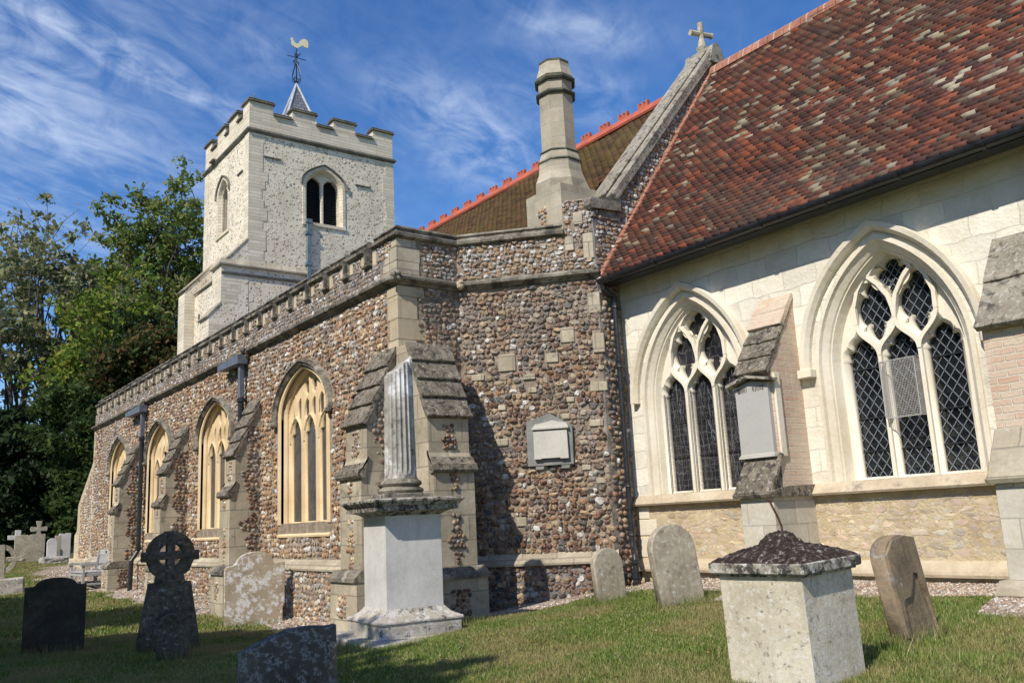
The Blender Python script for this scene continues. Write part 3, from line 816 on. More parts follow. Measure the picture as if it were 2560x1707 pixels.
# --- string course, plinth string, coping
SP = [(XW-.02, YA), tuple(K1), tuple(K2), tuple(J+DT2*.03)]
prof = [(-.02, 5.03), (.035, 5.035), (.05, 5.065), (.085, 5.075), (.12, 5.10), (.125, 5.135), (.09, 5.15), (.085, 5.165), (.05, 5.185), (-.02, 5.20)]
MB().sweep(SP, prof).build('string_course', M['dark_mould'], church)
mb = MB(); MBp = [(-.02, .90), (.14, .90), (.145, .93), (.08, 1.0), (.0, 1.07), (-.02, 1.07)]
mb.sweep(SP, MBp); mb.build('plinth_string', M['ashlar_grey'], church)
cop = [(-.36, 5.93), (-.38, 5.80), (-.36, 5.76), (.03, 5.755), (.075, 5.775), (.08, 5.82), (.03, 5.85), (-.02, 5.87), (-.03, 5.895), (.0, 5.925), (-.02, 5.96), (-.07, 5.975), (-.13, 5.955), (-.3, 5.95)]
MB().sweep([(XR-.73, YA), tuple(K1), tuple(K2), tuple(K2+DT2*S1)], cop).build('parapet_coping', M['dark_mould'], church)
# battlements of the aisle
low = [(a*.95, 5.50+(b-5.755)*.62) for a, b in cop]
mbw = MB(); mbc = MB(); mbj = MB()
edges = [(XR-.73, XR)]
x = -12.57
while x > XW-.1:
    edges.append((x, x+.53)); x -= .757
mbw.box(XW, XR-.74, YA-.002, YA+.34, 5.2, 5.50)
mbw.build('parapet_wall', M['mortar_grey'], church)
for i, (a, b) in enumerate(edges):
    a = max(a, XW)
    if b-a < .1: continue
    q = MB(); q.box(a+.001, b-.001, YA-.004, YA+.335, 5.3, 5.757); mer = q.build('merlon', M['mortar_grey'], church)
    cobbles('flintwork', M['cob_top'], mer, (0, YA-.004, 0), X, Z, SO, [(a+.12, b-.12, 5.5, 5.75)], None, .07, (.055, .11), .024, 12+i)
    if i:
        q = MB(); q.sweep([(a-.02, YA), (b+.02, YA)], cop)
        q.obox((b+.0, YA-.03, 5.56), X, Y, Z, .035, .34, .2)
        q.obox((a-.035, YA-.03, 5.56), X, Y, Z, .035, .34, .2)
        q.build('merlon_coping', M['dark_mould'], mer)
    for xx in (a, b-.115):
        if i == 0 and xx == a or i: MB().box(xx, xx+.115, YA-.016, YA+.1, 5.50+.04*(i % 2), 5.76, .006).build('merlon_jamb', M['ashlar'], mer)
for (a, b), (c, d) in zip(edges[1:], edges[:-1]):
    MB().sweep([(b, YA), (c, YA)], low).build('crenel_coping', M['dark_mould'], church)
# carved heads on the string course
def carved(x, y, z, s, nrm, name='carved_head', m='dark_mould'):
    g = random.Random(int(x*100)); mb = MB()
    c = np.array([x, y, z])+np.array(nrm)*.05
    for k in range(9):
        o = np.array([g.uniform(-1, 1), g.uniform(-1, 1), g.uniform(-1, 1)])*s*.55
        rr = s*g.uniform(.35, .6)
        bm_ = [(rr*math.sin(math.pi*i/5), -rr*math.cos(math.pi*i/5)) for i in range(6)]
        mb.lathe(c+o, bm_, 7, g.random())
    return mb.build(name, M[m], church)
carved(XR+.03, YA-.04, 5.13, .10, (.7, -.7, 0)); carved(K2[0]+.07, K2[1], 5.12, .085, (.9, -.3, 0), m='sill'); carved(J[0], J[1]-.02, 5.16, .06, (.5, -.8, 0))
carved(-17.1, YA-.08, 5.08, .11, SO); carved(-24.6, YA-.08, 5.08, .11, SO)
MB().obox((XW-.55, YA+.1, 5.02), X, Y, Z, .6, .16, .12, .03).build('gargoyle', M['dark_mould'], church)

# --- aisle windows
def aisle_window(c, k):
    frame = MB()
    inner = [(c-AHW, 1.66)]+tudor(c, AHW, 3.55, .78)+[(c+AHW, 1.66)]
    o = (0, YA, 0)
    # dressed frame: broad outer face, hollow chamfer, inner roll down to the tracery
    frame.arch(inner, [(.13, .012), (.115, .02), (.02, .022), (.0, .0), (.0, -.05), (-.03, -.075), (-.05, -.10), (-.05, -.13), (-.085, -.15), (-.085, -.22), (.13, -.22)], o, X, Z, SO)
    w = frame.build('window', M['window_stone'], church)
    hood = tudor(c, AHW+.14, 3.6, .80)
    hp = [(c-AHW-.14, 3.5)]+hood+[(c+AHW+.14, 3.5)]
    MB().arch(hp, [(-.02, .0), (-.02, .05), (.015, .085), (.03, .06), (.06, .105), (.10, .09), (.11, .0)], o, X, Z, SO).build('hood_mould', M['dark_mould'], w)
    mb = MB()
    for sgn in (-1, 1): mb.obox((c+sgn*(AHW+.19)-.07, YA-.13, 3.40), X, Y, Z, .14, .13, .12, .04)
    mb.build('label_stop', M['dark_mould'], w)
    sl = MB(); sl.prism([(0, 1.44), (.03, 1.44), (.035, 1.47), (0, 1.50), (-.2, 1.69), (-.24, 1.69), (-.24, 1.44)], (c-AHW-.12, YA, 0), (0, -1, 0), Z, X, 2*AHW+.24)
    sl.build('sill', M['window_stone'], w)
    # perpendicular tracery
    hs = []
    LW = .165
    def cusphead(cx, hw, z0, zs, h):
        P = [(cx-hw, z0), (cx-hw, zs-.03)]
        L = [(-.98, .0), (-1.0, .12), (-.92, .28), (-.70, .30), (-.62, .36), (-.66, .50), (-.52, .74), (-.25, .90), (0, 1.0)]
        P += [(cx+a*hw, zs+b*h) for a, b in L]+[(cx-a*hw, zs+b*h) for a, b in L[::-1][1:]]
        P += [(cx+hw, zs-.03), (cx+hw, z0)]
        return P
    for u in (-.61, 0, .61): hs.append(cusphead(c+u, LW+.052, 1.70, 3.14, .34))
    arch_top = tudor(0, AHW-.05, 3.55, .74)
    ax = np.array([p[0] for p in arch_top]); az = np.array([p[1] for p in arch_top])
    for u, b0 in ((-.77, 3.44), (-.45, 3.44), (-.155, 3.46), (.155, 3.46), (.45, 3.44), (.77, 3.44)):
        top = min(np.interp(u-.07, ax, az), np.interp(u+.07, ax, az))-.07
        mid = min(top, 3.86 if abs(u) > .2 else 3.82)
        hw = .105 if abs(u) < .7 else .075
        hs.append([(c+u-hw, b0+.10), (c+u-hw, mid-.12), (c+u-hw*.6, mid-.05), (c+u, mid), (c+u+hw*.6, mid-.05), (c+u+hw, mid-.12), (c+u+hw, b0+.10), (c+u, b0)] if mid-b0 > .3 else [(c+u-hw, b0+.06), (c+u, mid), (c+u+hw, b0+.06), (c+u, b0-.02)])
    for u in (-.155, .155):
        top = min(np.interp(u-.08, ax, az), np.interp(u+.08, ax, az))-.05
        if top-3.95 > .1: hs.append([(c+u-.08, 3.97), (c+u-.08, top-.06), (c+u, top), (c+u+.08, top-.06), (c+u+.08, 3.97), (c+u, 3.90)])
    tp = [(c-AHW+.04, 1.64)]+tudor(c, AHW-.04, 3.55, .75)+[(c+AHW-.04, 1.64)]
    plate('tracery', tp, hs, (0, YA+.15, 0), X, Z, SO, .075, M['window_stone'], w, .022)
    ml = MB(); tri = [(-.04, 0), (-.008, .045), (.008, .045), (.04, 0)]; oo = (0, YA+.152, 0)
    for q, u in enumerate((-.305, .305)): ml.arch([(c+u, 1.66), (c+u, 3.2), (c+u, min(3.98, 4.2))], [(a, b+.001*q) for a, b in tri], oo, X, Z, SO)
    for q, u in enumerate((-.61, 0, .61)):
        for s_ in (-1, 1): ml.arch([(c+u+s_*.275, 3.10), (c+u+s_*.25, 3.28), (c+u+s_*.15, 3.44), (c+u+s_*.0, 3.56)], [(a*.8, b*.8-.0015*(q*2+s_)) for a, b in tri], oo, X, Z, SO)
        ml.arch([(c+u, 3.52), (c+u, 4.22 if u == 0 else 3.95)], [(a*.8, b*.75-.0008*q) for a, b in tri], oo, X, Z, SO)
    ml.build('mullion_moulding', M['window_stone'], w)
    gl = MB(); gl.box(c-AHW, c+AHW, YA+.192, YA+.20, 1.6, 4.4); gl.build('glass', M['glass_aisle'], w)
for k, c in enumerate(AWIN): aisle_window(c, k)

# --- buttresses of the aisle: profile in (projection, height)
BP = [(0, 4.08), (.50, 2.98), (.50, 2.49), (.60, 2.28), (.60, .98), (.72, .88), (.72, -.3), (0, -.3)]
def buttress(o, t, n, wd, seed, mcob='cob_aisle', base=None, off=0.0, dark='weathering'):
    """o: wall point at one edge, t along wall, n outward"""
    o = np.array(o, float); t = np.array(t, float); n = np.array(n, float); Zv = np.array(Z, float)
    g = random.Random(seed)
    mb = MB(); mb.prism([(p if p[0] == 0 else (p[0]+off, p[1])) for p in (BP if off == 0 else [(0, 4.08), (.001, 4.08)]+BP[1:])], o, n, Zv, t, wd)
    b = mb.build('buttress', M['ashlar_grey'], church)
    mb = MB(); mb.obox(o-t*.075-Zv*.3, t, n, Zv, wd+.15, .725+off, 1.14); mb.build('base', M['ashlar_grey'], b)
    mb = MB(); mb.prism([(0, .83), (.76+off, .83), (.76+off, .88), (.66+off, .98), (.0, 1.0)], o-t*.085, n, Zv, t, wd+.17); mb.build('base_moulding', M['dark_mould'], b)
    # weathering slabs on the slope, overlapping like boards
    mb = MB(); L = math.hypot(.5, 1.1); sd = n*(.5/L)-Zv*(1.1/L); up = n*(1.1/L)+Zv*(.5/L); N_ = 4
    for i in range(N_):
        p = o+off*n-t*.035+Zv*4.09+sd*(L*i/N_); ll = L/N_+(.04 if i == N_-1 else .025)
        mb.prism([(0, -.02), (ll, -.005), (ll, .062), (ll-.012, .07), (0, .022)], p, sd, up, t, wd+.07)
    mb.build('weathering', M[dark], b, subdiv=3, rough=.012)
    mb = MB(); mb.prism([(.49, 2.52), (.50, 2.45), (.55, 2.42), (.585, 2.36), (.65, 2.33), (.665, 2.25), (.64, 2.215), (.55, 2.21)], o+n*off-t*.03, n, Zv, t, wd+.06); mb.build('weathering', M[dark], b)
    # flint panels: front strip, side panels
    q = o+n*(.502+off)
    boxes = [(wd*.36, wd*.66, 2.55, 2.9), (wd*.28, wd*.7, 2.53, 2.72)]
    cobbles('flint_panel', M[mcob], b, q, t, Z, n, boxes, None, .07, (.05, .09), .022, seed)
    q = o+n*(.602+off)
    boxes = [(wd*.40, wd*.62, 1.95, 2.2), (wd*.38, wd*.64, 1.36, 1.66), (wd*.28, wd*.72, 1.2, 1.4), (wd*.42, wd*.62, .99, 1.2)]
    cobbles('flint_panel', M[mcob], b, q, t, Z, n, boxes, None, .07, (.05, .09), .022, seed+1)
    q = o+n*(.726+off)
    cobbles('flint_panel', M[mcob], b, q, t, Z, n, [(wd*.2, wd*.72, .35, .7), (wd*.3, wd*.6, -.02, .2)], None, .075, (.06, .11), .022, seed+2)
    # side faces
    for sg in (0, 1):
        side = t if sg else -t
        q = o+(t*(wd+.002) if sg else -t*.002)
        rr = [(0, g.uniform(.24, .42), z0, z0+.28) for z0 in np.arange(1.02, 3.3, .28)]
        cobbles('flint_panel', M['cob_diag'], b, q, n, Z, side, rr, None, .085, (.07, .14), .022, seed+5+sg)
        q = o+(t*(wd+.077) if sg else -t*.077)
        cobbles('flint_panel', M['cob_diag'], b, q, n, Z, side, [(.06, .5, .1, .8)], None, .08, (.06, .13), .02, seed+9+sg)
    return b
for i, xb in enumerate((-16.95, -21.5, -25.8)):
    buttress((xb, YA, 0), X, SO, .55, 20+i*20)
buttress((-11.78, YA, 0), X, SO, .66, 90)
buttress((XR, 6.21, 0), Y, X, .65, 120, 'cob_diag', off=.32)
# west buttress, flush with the south wall, long and low
mb = MB(); mb.prism([(XW+.1, 4.2), (XW-2.2, 2.75), (XW-2.25, 1.9), (XW-2.6, 1.75), (XW-2.65, -.2), (XW+.1, -.2)], (0, YA+.02, 0), X, Z, Y, .6)
wb = mb.build('buttress', M['ashlar'], church)
wk = inside([(XW+.1, 4.0), (XW-1.75, 2.7), (XW-1.8, 1.0), (XW+.1, 1.0)])
cobbles('flint_panel', M['cob_aisle'], wb, (0, YA+.018, 0), X, Z, SO, [(XW-2.2, XW+.1, .95, 4.1)], wk, .085, (.07, .14), .022, 150)
mb = MB(); mb.box(XW-2.75, XW+.2, YA-.1, YA+.6, -.2, 1.0, .02); mb.build('base', M['ashlar'], wb)

# --- rainwater goods of the aisle
def drain(xp, x0, zt, full, k):
    mb = MB()
    # sloping lead trough reaching west, dropping into a square pipe
    mb.prism([(x0, zt+.02), (xp+.12, zt+.06), (xp+.12, zt-.12), (x0, zt-.10)], (0, YA-.26, 0), X, Z, Y, .2)
    h = mb.build('gutter_trough', M['pipe_grey'], church)
    mb = MB(); mb.box(xp-.05, xp+.05, YA-.19, YA-.09, 4.15, zt-.08, .01); mb.build('drainpipe', M['pipe_grey'], church)
    mb = MB(); mb.tube([(xp, YA-.14, 4.2), (xp, YA-.14, 1.25), (xp, YA-.30, 1.0), (xp, YA-.32, .05), (xp, YA-.42, .02)], .06, 12)
    for z in (4.14, 2.55, 1.3): mb.lathe((xp, YA-.14, z), [(.062, -.04), (.082, -.035), (.082, .035), (.062, .04)], 12)
    mb.build('drainpipe', M['iron'], church)
drain(-17.17, -18.25, 4.98, True, 0)
drain(-24.6, -26.0, 4.95, True, 1)

# --- aisle and nave roofs
mb = MB(); mb.prism([(YA+.3, 5.2), (YA+.3, 5.35), (9.65, 6.0), (9.65, 5.2)], (XW, 0, 0), Y, Z, X, XR-XW-.3); mb.build('lean_to_roof', M['lead'], church)
mb = MB(); mb.prism([(XR-.6, YA+.5), (XR-.3, YA+.5), (XR-.3, 7.4), (J[0]-.45, 8.95), (J[0]-.45, 9.65), (XR-.6, 9.65)], (0, 0, 5.2), X, Y, Z, .3); mb.build('lean_to_roof', M['lead'], church)
RN = 9.22
mb = MB(); mb.box(-26, XG-.3, 9.62, 14.4, 1, 6.15); mb.build('nave_wall', M['mortar'], church)
nsl = math.hypot(2.6, RN-6.15); ns = np.array([0, 2.6/nsl, (RN-6.15)/nsl]); nn_ = np.array([0, -ns[2], ns[1]])
nx0, nx1 = -26.0, XG-.55
mb = MB(); mb.prism([(9.4, 6.13), (12.0, RN-.02), (14.6, 6.13), (14.4, 6.0), (9.6, 6.0)], (nx0, 0, 0), Y, Z, X, nx1-nx0); nr = mb.build('nave_roof', M['tile_moss'], church)
tiles('tile_courses', M['tile_moss'], nr, (nx0, 9.4, 6.15), X, ns, nn_, nx1-nx0, nsl, .17, .105, .014, 21)
mb = MB(); mb.prism([(11.86, RN-.06), (11.84, RN-.02), (11.94, RN+.13), (12.06, RN+.13), (12.16, RN-.02), (12.14, RN-.06)], (nx0, 0, 0), Y, Z, X, nx1-nx0+.12)
rt = mb.build('ridge_tiles', M['ridge_red'], church)
x = -11.23
while x > nx0+.3:
    MB().prism([(x-.15, .12), (x+.12, .12), (x+.12, .27), (x+.065, .27), (x+.065, .21), (x+.01, .21), (x+.01, .27), (x-.045, .27), (x-.045, .21), (x-.10, .21), (x-.10, .27), (x-.15, .27)], (0, 11.965, RN), X, Z, Y, .07).build('ridge_crest', M['ridge_red'], rt)
    x -= .572
# gable coping
mb = MB(); sl_ = math.hypot(1, slope); cs = np.array([0, 1/sl_, slope/sl_]); cu = np.array([0, -cs[2], cs[1]])
p0 = np.array([XG+.06, 9.24, 6.33]); Lc = (12.02-9.24)*sl_
mb.obox(p0-cu*.02, (-1, 0, 0), cs, cu, .60, Lc+.12, .17, .02)
mb.obox(p0+cu*.15-np.array([.12, 0, 0]), (-1, 0, 0), cs, cu, .36, Lc+.05, .05, .02)
p1 = np.array([XG+.06, 14.8, 6.33]); cs2 = cs*np.array([1, -1, 1]); cu2 = np.array([0, cs2[2], -cs2[1]])
mb.obox(p1-np.array([0, 0, 0])+cu2*-.02, (-1, 0, 0), cs2, cu2, .60, Lc, .17, .02)
mb.build('gable_coping', M['coping'], church, subdiv=3, rough=.01)
mb = MB(); mb.prism([(8.66, 6.17), (8.70, 6.12), (9.30, 6.16), (9.30, 6.33), (8.66, 6.25)], (XG+.07, 0, 0), Y, Z, (-1, 0, 0), .62); mb.prism([(8.72, 6.0), (9.26, 6.0), (9.28, 6.13), (8.76, 6.1)], (XG+.03, 0, 0), Y, Z, (-1, 0, 0), .5)
mb.build('kneeler', M['dark_mould'], church)
mb = MB(); mb.prism([(-.22, 9.45), (.22, 9.45), (.10, 9.80), (.0, 9.86), (-.10, 9.80)], (XG+.08, 12.02, 0), Y, Z, (-1, 0, 0), .66)
mb.box(XG-.34, XG-.16, 11.93, 12.11, 9.75, 9.93, .03); ap = mb.build('gable_apex', M['coping'], church)
# stone cross, weathered, tapering arms
c0 = ond(1743, 105, 15.3); cxx, cyy = XG-.25, 12.02
mb = MB(); D2 = math.hypot(cxx, cyy); zt = ond(1732, 62, D2)[2]; za = ond(1733, 90, D2)[2]
mb.tube([(cxx, cyy, 9.85), (cxx, cyy, 10.0), (cxx, cyy, za-.1), (cxx, cyy, za), (cxx, cyy, zt)], [.085, .065, .05, .055, .05], 8)
d_ = np.array([.8, .6, 0]); d_ /= np.linalg.norm(d_); d_ = np.array([0.25, .97, 0])
cc_ = np.array([cxx, cyy, za])
mb.tube([cc_-d_*.235, cc_-d_*.2, cc_, cc_+d_*.2, cc_+d_*.235], [.062, .05, .05, .05, .062], 8)
mb.build('gable_cross', M['ashlar_grey'], church, subdiv=0)

# --- chimney over the vestry stair
mb = MB()
bx0, bx1, by0, by1 = -10.66, -9.79, 8.45, 9.36
ccx, ccy = -10.2, 8.82
def octa(r, z): return [(ccx+r*math.cos(math.pi/8+math.pi/4*i+R(4)), ccy+r*math.sin(math.pi/8+math.pi/4*i+R(4)), z) for i in range(8)]
mb.box(bx0, bx1, by0, by1, 5.2, 6.62)
sq = []
for i in range(8):
    a = math.pi/8+math.pi/4*i
    vx, vy = math.cos(a), math.sin(a); k = 1/max(abs(vx), abs(vy)); sq.append(((bx0+bx1)/2+vx*k*(bx1-bx0)/2*.998, (by0+by1)/2+vy*k*(by1-by0)/2*.998, 6.56))
mid1 = octa(.37, 6.92); mid = octa(.355, 7.10)
P = sq+octa(.43, 6.76)+mid1+mid
F = [(i+8*k, (i+1) % 8+8*k, (i+1) % 8+8*(k+1), i+8*(k+1)) for k in range(3) for i in range(8)]
mb.add(P, F)
chb = mb.build('chimney', M['chimney'], church)
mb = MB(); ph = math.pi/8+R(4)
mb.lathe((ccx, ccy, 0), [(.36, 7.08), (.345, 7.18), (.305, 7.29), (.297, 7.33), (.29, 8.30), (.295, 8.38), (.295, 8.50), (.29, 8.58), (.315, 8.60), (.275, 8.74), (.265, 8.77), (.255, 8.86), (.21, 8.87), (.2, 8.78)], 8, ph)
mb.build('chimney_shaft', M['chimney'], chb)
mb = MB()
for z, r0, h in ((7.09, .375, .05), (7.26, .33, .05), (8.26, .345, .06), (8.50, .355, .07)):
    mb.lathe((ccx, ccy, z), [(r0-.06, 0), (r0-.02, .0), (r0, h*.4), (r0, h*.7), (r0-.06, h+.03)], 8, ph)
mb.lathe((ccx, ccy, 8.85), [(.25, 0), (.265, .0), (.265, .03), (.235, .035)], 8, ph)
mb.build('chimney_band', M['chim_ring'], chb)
cobbles('flint_panel', M['cob_aisle'], chb, (0, by0-.002, 0), X, Z, SO, [(ccx-.16, ccx+.08, 6.0, 6.35)], None, .07, (.06, .1), .02, 170)
# ------------------------------------------------------------------ chancel
CX1 = 1.5
WCH = [(-8.17, .50, .208, .23), (-5.24, .485, .193, .27)]
OHW, OZS, OH = .90, 3.08, 1.42
holes = [[(c-OHW, 1.76)]+gothic(c, OHW, OZS, OH)+[(c+OHW, 1.76)] for c, *_ in WCH]
plate('chancel_wall', [(XG, 1.66), (CX1, 1.66), (CX1, 5.08), (XG, 5.08)], holes, (0, YC, 0), X, Z, SO, .6, M['chan'], church)
plate('chancel_lower_wall', [(XG, -.2), (CX1, -.2), (CX1, 1.665), (XG, 1.665)], [], (0, YC-.002, 0), X, Z, SO, .6, M['rub_mortar'], church)
cobbles('rubble', M['rub'], church, (0, YC-.002, 0), X, Z, SO, [(XG+.35, CX1, .95, 1.62)], None, .07, (.05, .26), .008, 31, 1.0, jit=.7, filler=.5, flat=True)
cobbles('rubble', M['rub'], church, (0, YC-.022, 0), X, Z, SO, [(XG+.3, CX1, .55, .76)], None, .1, (.2, .42), .014, 32, .95)
mb = MB()
for xx, z0, w_, h_ in ((-9.38, .94, .26, .28), (-9.38, 1.24, .34, .22), (-9.37, 1.47, .2, .17)): mb.box(xx, xx+w_, YC-.015, YC+.05, z0, z0+h_, .006)
mb.build('quoin', M['chan_trim'], church)
MB().sweep([(XG+.05, YC), (CX1, YC)], [(-.05, 1.66), (.10, 1.655), (.115, 1.68), (.10, 1.70), (.03, 1.79), (-.05, 1.80)]).build('sill_string', M['sill'], church)
MB().sweep([(XG+.05, YC), (CX1, YC)], [(-.05, .76), (.12, .755), (.13, .785), (.12, .82), (.05, .90), (.02, .92), (-.05, .92)]).build('plinth_string', M['sill'], church)
mb = MB(); mb.box(XG+.05, CX1, YC-.022, YC+.05, -.2, .757); mb.build('plinth', M['rub_mortar'], church)
# darker reset stones high on the wall
def cus_light(cx, hw, z0, zs, h, ogee=1.0):
    P = [(cx-hw, z0), (cx-hw, zs)]
    L = [(-.99, .05), (-.88, .10), (-1.0, .24), (-.93, .42), (-.74, .50), (-.56, .46), (-.62, .60), (-.50, .76), (-.30, .86), (-.12, .92), (0, 1.06)]
    P += [(cx+a*hw, zs+b*h) for a, b in L]+[(cx-a*hw, zs+b*h) for a, b in L[::-1][1:]]
    return P+[(cx+hw, zs), (cx+hw, z0)]
def dagger(cx, cz, w, ht, hb, n=72, rot_=0.0):
    P = []
    for i in range(n):
        a = 2*math.pi*i/n
        q = abs(math.cos(2*(a-math.pi/2)))   # lobes on the axes
        base = 1.0
        lob = .62+.38*q**.55
        x, z = math.cos(a)*w*lob, math.sin(a)*(ht if math.sin(a) > 0 else hb)*lob
        if math.sin(a) < 0: x *= 1-.25*abs(math.sin(a))**2
        P.append((cx+x*math.cos(rot_)-z*math.sin(rot_), cz+x*math.sin(rot_)+z*math.cos(rot_)))
    return P
def chancel_window(c, sp, lw, dep, kind):
    o = (0, YC, 0)
    path = [(c-OHW, 1.785)]+gothic(c, OHW, OZS, OH)+[(c+OHW, 1.785)]
    fr = MB()
    # outer order: flat band, chamfer, hollow, inner chamfer down to the tracery plane
    fr.arch(path, [(.055, .0), (.05, .02), (.0, .022), (-.015, -.02), (-.075, -.075), (-.085, -.10), (-.10, -.10), (-.16, -dep+.01), (-.16, -dep-.2), (.055, -.2)], o, X, Z, SO)
    w = fr.build('window', M['chan_trim'], church)
    hp = [(c-OHW-.13, 3.10)]+gothic(c, OHW+.13, 3.12, 1.50)+[(c+OHW+.13, 3.10)]
    if kind == 0: hp = hp[1:]
    MB().arch(hp, [(-.025, .0), (-.02, .05), (.02, .10), (.075, .11), (.085, .085), (.09, .0)], o, X, Z, SO).build('hood_mould', M['chan_trim'], w)
    if kind == 1:
        MB().box(c-OHW-.25, c-OHW-.06, YC-.12, YC, 3.04, 3.14, .008).build('label_stop', M['trace_new'], w)
    hs = [cus_light(c+k*sp, lw, 1.83, 3.16, .30) for k in (-1, 0, 1)]
    hs += [dagger(c-.26, 3.76, .228, .335, .38), dagger(c+.26, 3.76, .228, .335, .38), dagger(c, 4.10, .205, .20, .25)]
    # small spandrel piercings beside the upper lights
    hs += [[(c+s_*.60, 3.57), (c+s_*.53, 3.78), (c+s_*.50, 3.93), (c+s_*.57, 3.82), (c+s_*.655, 3.64)] for s_ in (-1, 1)] if kind == 5 else []
    tp = [(c-OHW+.10, 1.74)]+gothic(c, OHW-.10, OZS, OH-.13)+[(c+OHW-.10, 1.74)]
    back = plate('tracery', tp, hs, (0, YC+dep-.055, 0), X, Z, SO, .17, M['trace_new'], w, .045)
    # raised fillets: mullions and ogee bars standing proud of the cusps
    fb = MB(); pf = [(-.022, 0), (-.022, .03), (.022, .03), (.022, 0)]
    _q = [0]
    class FB:
        def arch(self, path, prof, o_, u_, w_, n_):
            _q[0] += 1; fb.arch(path, [(a*(1+.004*_q[0]), b+(.0013*_q[0] if b > 0 else -.001*_q[0])) for a, b in prof], o_, u_, w_, n_)
    ff = FB(); oo = (0, YC+dep-.045, 0)
    for k in (-.5, .5): ff.arch([(c+k*sp, 1.79), (c+k*sp, 3.2)], pf, oo, X, Z, SO)
    def ogee(x0, z0, x1, z1, n=10, f=1):
        return [(x0+(x1-x0)*(t_-.14*f*math.sin(2*math.pi*t_)), z0+(z1-z0)*t_) for t_ in [i/n for i in range(n+1)]]
    a0 = .5*sp
    for s_ in (-1, 1):
        ff.arch(ogee(c+s_*a0, 3.2, c, 3.60), pf, oo, X, Z, SO)
        ff.arch(ogee(c+s_*a0, 3.2, c+s_*sp, 3.60, f=.9), pf, oo, X, Z, SO)
        ff.arch(ogee(c, 3.60, c+s_*.02, 3.75, 3, 0), pf, oo, X, Z, SO)
        ff.arch([(c+s_*.015, 3.72), (c+s_*.05, 3.86), (c+s_*.16, 4.03), (c+s_*.27, 4.14)], pf, oo, X, Z, SO)
        ff.arch([(c+s_*sp, 3.60), (c+s_*.49, 3.80), (c+s_*.42, 4.0), (c+s_*.30, 4.17)], pf, oo, X, Z, SO)
        ff.arch([(c+s_*.27, 4.14), (c+s_*.17, 4.27), (c, 4.36)], pf, oo, X, Z, SO)
    fb.build('tracery_fillet', M['trace_new'], w)
    g = MB(); g.box(c-OHW, c+OHW, YC+dep+.075, YC+dep+.085, 1.75, 4.5); g.build('glass', M['glass' if kind else 'glass_stained'], w)
    yl = YC+dep+.068
    if kind == 1:
        ld = MB()
        def clip(x0, x1, z0, z1, st, bw):
            # diamond lattice clipped to a rectangle
            k = st
            for sg in (1, -1):
                cc = -6
                while cc < 6:
                    pts = []
                    for xx in (x0, x1):
                        zz = cc+sg*1.35*(xx-c)+3
                        if z0 <= zz <= z1: pts.append((xx, zz))
                    for zz in (z0, z1):
                        xx = c+(zz-3-cc)/(sg*1.35)
                        if x0 < xx < x1: pts.append((xx, zz))
                    if len(pts) >= 2:
                        p, q = sorted(pts)[0], sorted(pts)[-1]
                        d = np.array([q[0]-p[0], q[1]-p[1]]); L = np.linalg.norm(d)
                        if L > .02:
                            nn = np.array([-d[1], d[0]])/L*bw
                            ld.add([(p[0]-nn[0], yl, p[1]-nn[1]), (q[0]-nn[0], yl, q[1]-nn[1]), (q[0]+nn[0], yl, q[1]+nn[1]), (p[0]+nn[0], yl, p[1]+nn[1]),
                                    (p[0]-nn[0], yl-.006, p[1]-nn[1]), (q[0]-nn[0], yl-.006, q[1]-nn[1]), (q[0]+nn[0], yl-.006, q[1]+nn[1]), (p[0]+nn[0], yl-.006, p[1]+nn[1])],
                                   [(4, 5, 6, 7), (0, 1, 5, 4), (2, 3, 7, 6)])
                    cc += k
        for k in (-1, 0, 1): clip(c+k*sp-lw-.03, c+k*sp+lw+.03, 1.8, 3.5, .158, .0045)
        clip(c-.5, c-.03, 3.36, 4.1, .158, .0045); clip(c+.03, c+.5, 3.36, 4.1, .158, .0045); clip(c-.2, c+.2, 3.85, 4.3, .12, .0045)
        ld.build('leading', M['leading'], w)
        sb = MB()
        for z in (2.12, 2.5, 3.08):
            sb.box(c-.7, c+.7, yl-.02, yl-.008, z, z+.014)
        sb.build('saddle_bar', M['iron'], w)
        # wire cage over the middle light
        cg = MB(); x0, x1, z0, z1 = c-.205, c+.20, 2.46, 3.10; yo = YC+dep-.16
        for (a, b) in (((x0, z0), (x1, z0)), ((x1, z0), (x1, z1)), ((x1, z1), (x0, z1)), ((x0, z1), (x0, z0))):
            cg.tube([(a[0], yo, a[1]), (b[0], yo, b[1])], .007, 5)
        for xx in (x0, x1):
            for zz in (z0, z1): cg.tube([(xx, yo, zz), (xx, YC+dep-.03, zz)], .006, 5)
        st_ = .018
        k = int((x1-x0)/st_)
        for i in range(1, k):
            xx = x0+i*(x1-x0)/k; cg.tube([(xx, yo, z0), (xx, yo, z1)], .0016, 3)
        k2 = int((z1-z0)/st_)
        for i in range(1, k2):
            zz = z0+i*(z1-z0)/k2
            cg.tube([(x0, YC+dep-.03, zz), (x0, yo, zz), (x1, yo, zz), (x1, YC+dep-.03, zz)], .0016, 3)
        for i in range(1, 8):
            yy = yo+(YC+dep-.03-yo)*i/8
            for xx in (x0, x1): cg.tube([(xx, yy, z0), (xx, yy, z1)], .0016, 3)
        cg.build('wire_guard', M['wire'], w)
    else:
        # wire guards fixed a little forward of each light
        cg = MB(); yo = YC+dep-.05
